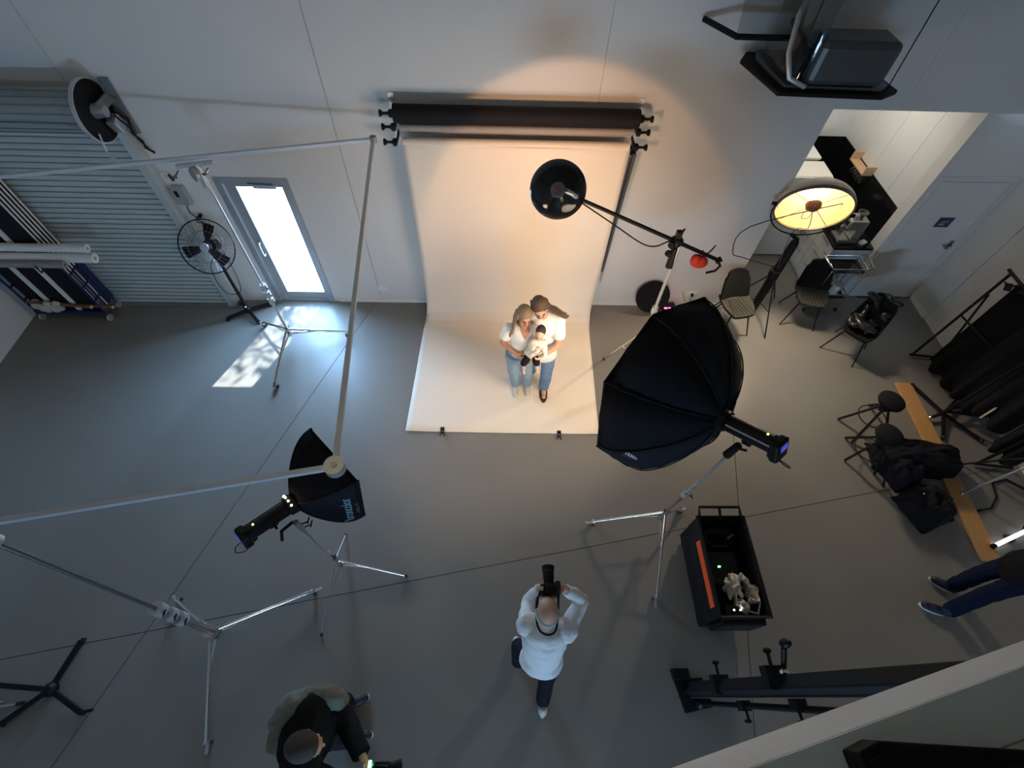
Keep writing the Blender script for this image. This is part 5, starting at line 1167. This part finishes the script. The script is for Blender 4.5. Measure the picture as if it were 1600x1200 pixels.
mb = MB(); hair_cap(mb, J['head'], J['face'], .70, back=.036, g=.008); remesh(mb, 'hair', 'hair_dark', t, .006, 2)

# ---- photographer
t = T('person', 'bald photographer in pale grey shirt and dark trousers aiming a camera', 'person', (.36, .35, 0))
J = dict(s=1.02, pel=(.365, .36, .95), neck=(.37, .53, 1.475), shL=(.225, .56, 1.40), shR=(.53, .51, 1.40), elL=(.255, .76, 1.17), wrL=(.35, .815, 1.46), elR=(.665, .73, 1.40), wrR=(.505, .78, 1.60),
         hipL=(.285, .37, .92), hipR=(.445, .35, .92), knL=(.20, .50, .50), knR=(.44, .24, .49), anL=(.205, .42, .10), anR=(.43, .10, .14), 
         head=(.365, .615, 1.655), face=(.02, .95, -.10), hup=(.06, 0, 1),
         handR=((-.75, .05, .35), (.1, .3, .9), (0, -1, 0), .9), handL=((.25, -.15, .8), (-.1, .9, .3), (-1, 0, 0), .9))
make_body(t, J, 'skin')
make_top(t, J, 'shirt', 'shirt_grey', 1.86, g=.030, sl_r=(.070, .062), dn=.02, wrk=.011)
make_trousers(t, J, 'trouser_black', wide=1.0)
shoe(t, (.205, .37, 0), (.19, .64, 0), 'shoe_white', 'sole_white'); shoe(t, (.425, -.05, .05), (.437, .20, 0), 'shoe_white', 'sole_white')
face_bits(t, J['head'], J['face'], 1.02, J['hup'])
c = V(J['head']); r, f, u = frame3(J['face'], J['hup']); mb = MB()
for k in range(15):
    a = PI*(k/14); d_ = r*math.cos(a)*.070-f*math.sin(a)*.098
    mb.ell(c+d_-u*.010-f*.006, (.022, .022, .040), RM(r, f, u), 10, 6)
    mb.ell(c+d_*.93-u*.045-f*.006, (.020, .020, .03), RM(r, f, u), 10, 6)
remesh(mb, 'hair', 'hair_grey', t, .006, 3)
MB().path([c+r*.08-u*.02-f*.02, c+r*.084+u*.008+f*.03, c+r*.066+u*.012+f*.092, c-r*.066+u*.012+f*.092, c-r*.084+u*.008+f*.03, c-r*.08-u*.02-f*.02], .004, 6).build('glasses', 'black_plastic', t)
t2 = T('photo_camera', 'black camera with long lens raised to the photographer eye', 'camera', (.40, .82, 1.64))
cm = V((.385, .755, 1.655))
MB().box(cm, (.14, .07, .095)).build('camera_body', 'black_plastic', t2, bevel=.012)
MB().box(cm+V((0, -.0, .06)), (.06, .07, .035)).build('prism_hump', 'black_plastic', t2, bevel=.01)
MB().box(cm+V((.065, .02, 0)), (.035, .075, .09)).build('grip', 'rubber', t2, bevel=.01)
MB().path([cm+V((0, .03, 0)), cm+V((0, .07, 0)), cm+V((0, .075, 0)), cm+V((0, .13, -.005)), cm+V((0, .135, -.005)), cm+V((0, .17, -.008))], [.038, .038, .042, .042, .046, .048], 24).build('lens', 'black_plastic', t2, smooth=30)
MB().tube(cm+V((0, .16, -.008)), cm+V((0, .172, -.008)), .040, n=24).build('front_glass', 'black_gloss', t2)
MB().box(cm+V((-.062, .0, .05)), (.03, .03, .012)).build('dial', 'alu_light', t2, bevel=.003)
MB().path([cm+V((-.07, -.01, .03)), (.295, .66, 1.57), (.292, .57, 1.53), (.315, .495, 1.535), (.37, .468, 1.545), (.425, .49, 1.535), (.452, .57, 1.53), (.455, .66, 1.57), cm+V((.07, -.01, .03))], .008, 6).build('strap', 'black_fabric', t2, smooth=60)

# ---- man in black, lower left
t = T('person', 'man in black jacket seen from above at the bottom edge, lower left', 'person', (-1.3, -.05, 0))
J = dict(s=1.04, pel=(-1.38, -.06, .93), neck=(-1.30, -.14, 1.47), shL=(-1.29, .03, 1.40), shR=(-1.29, -.33, 1.40), elL=(-1.13, -.01, 1.13), wrL=(-.91, -.27, 1.22), elR=(-1.05, -.42, 1.16), wrR=(-.86, -.40, 1.24),
         hipL=(-1.33, .03, .90), hipR=(-1.33, -.15, .90), knL=(-1.29, .08, .50), knR=(-1.27, -.17, .50), anL=(-1.37, .06, .10), anR=(-1.33, -.19, .10), 
         head=(-1.195, -.165, 1.655), face=(.88, .02, -.48), handL=((.8, -.5, .2), (0, 1, .2), (0, 0, 1), .9), handR=((.8, .5, .2), (0, -1, .2), (0, 0, 1), .9))
make_body(t, J, 'skin')
make_top(t, J, 'jacket', 'jacket_black', 1.88, g=.075, sl_r=(.105, .090), dn=.12)
make_trousers(t, J, 'trouser_black', wide=1.05)
shoe(t, (-1.42, .03, 0), (-1.20, .145, 0), 'shoe_navy', 'sole_white', 1.08); shoe(t, (-1.38, -.20, 0), (-1.12, -.155, 0), 'shoe_navy', 'sole_white', 1.08)
face_bits(t, J['head'], J['face'], 1.04)
mb = MB(); hair_cap(mb, J['head'], J['face'], 1.04, back=.034, g=.012); remesh(mb, 'hair', 'hair_dark', t, .007, 2)
mb = MB(); hp = [V(p) for p in ((-1.47, -.16, 1.40), (-1.47, -.05, 1.43), (-1.42, .045, 1.45), (-1.33, .095, 1.45), (-1.22, .11, 1.41), (-1.13, .085, 1.33))]
for a_, b_ in zip(hp, hp[1:]): mb.capsule(a_, b_, .078, .074)
remesh(mb, 'draped_scarf', 'shirt_khaki', t, .009, 3, 'grey green cloth fold over the shoulder', wrk=.022)
t2 = T('video_camera', 'small black video camera with green lit screen at the bottom edge', 'camera', (-.74, -.22, 1.42))
cm = V((-.765, -.31, 1.38))
MB().box(cm, (.11, .09, .11)).build('camera_body', 'black_plastic', t2, bevel=.012)
MB().path([cm+V((.05, 0, 0)), cm+V((.14, .02, -.01))], [.04, .042], 20).build('lens', 'black_plastic', t2, smooth=40)
MB().box(cm+V((-.03, -.02, .075)), (.05, .05, .03)).path([cm+V((-.04, .03, .05)), cm+V((-.02, .04, .10)), cm+V((.04, .04, .10)), cm+V((.05, .03, .05))], .009, 8).build('top_handle', 'black_plastic', t2)
MB().box(cm+V((-.065, .035, .05)), (.012, .04, .04)).build('screen', 'led_green', t2, 'green lit screen')

# ---- person at the right edge
t = T('person', 'person at right edge with dark blue jeans, dark jacket and navy trainers', 'person', (4.75, 1.0, 0))
J = dict(s=1.03, pel=(4.98, 1.06, .93), neck=(5.00, 1.06, 1.47), shL=(4.95, .90, 1.40), shR=(5.02, 1.24, 1.40), elL=(5.05, .80, 1.14), wrL=(5.16, .84, .92), elR=(5.12, 1.33, 1.14), wrR=(5.20, 1.30, .92),
         hipL=(4.96, .98, .90), hipR=(5.0, 1.15, .90), knL=(4.83, .93, .50), knR=(4.90, 1.13, .50), anL=(4.76, .86, .10), anR=(4.92, 1.10, .10), 
         head=(4.96, 1.07, 1.65), face=(-.9, .1, -.2), handL=((.2, .1, -.9), (0, 1, 0), (-1, 0, 0), .5), handR=((.2, 0, -.9), (0, -1, 0), (-1, 0, 0), .5))
make_body(t, J, 'skin')
make_top(t, J, 'jacket', 'jacket_black', 1.9, g=.04, sl_r=(.08, .07), dn=.16)
make_trousers(t, J, 'denim_dark', wide=1.12)
shoe(t, (4.77, .82, 0), (4.50, .93, 0), 'shoe_navy', 'sole_white', 1.08); shoe(t, (4.96, 1.04, 0), (4.735, 1.19, 0), 'shoe_navy', 'sole_white', 1.08)
face_bits(t, J['head'], J['face'], 1.03)
mb = MB(); hair_cap(mb, J['head'], J['face'], 1.03, back=.034, g=.012); remesh(mb, 'hair', 'hair_dark', t, .008, 2)
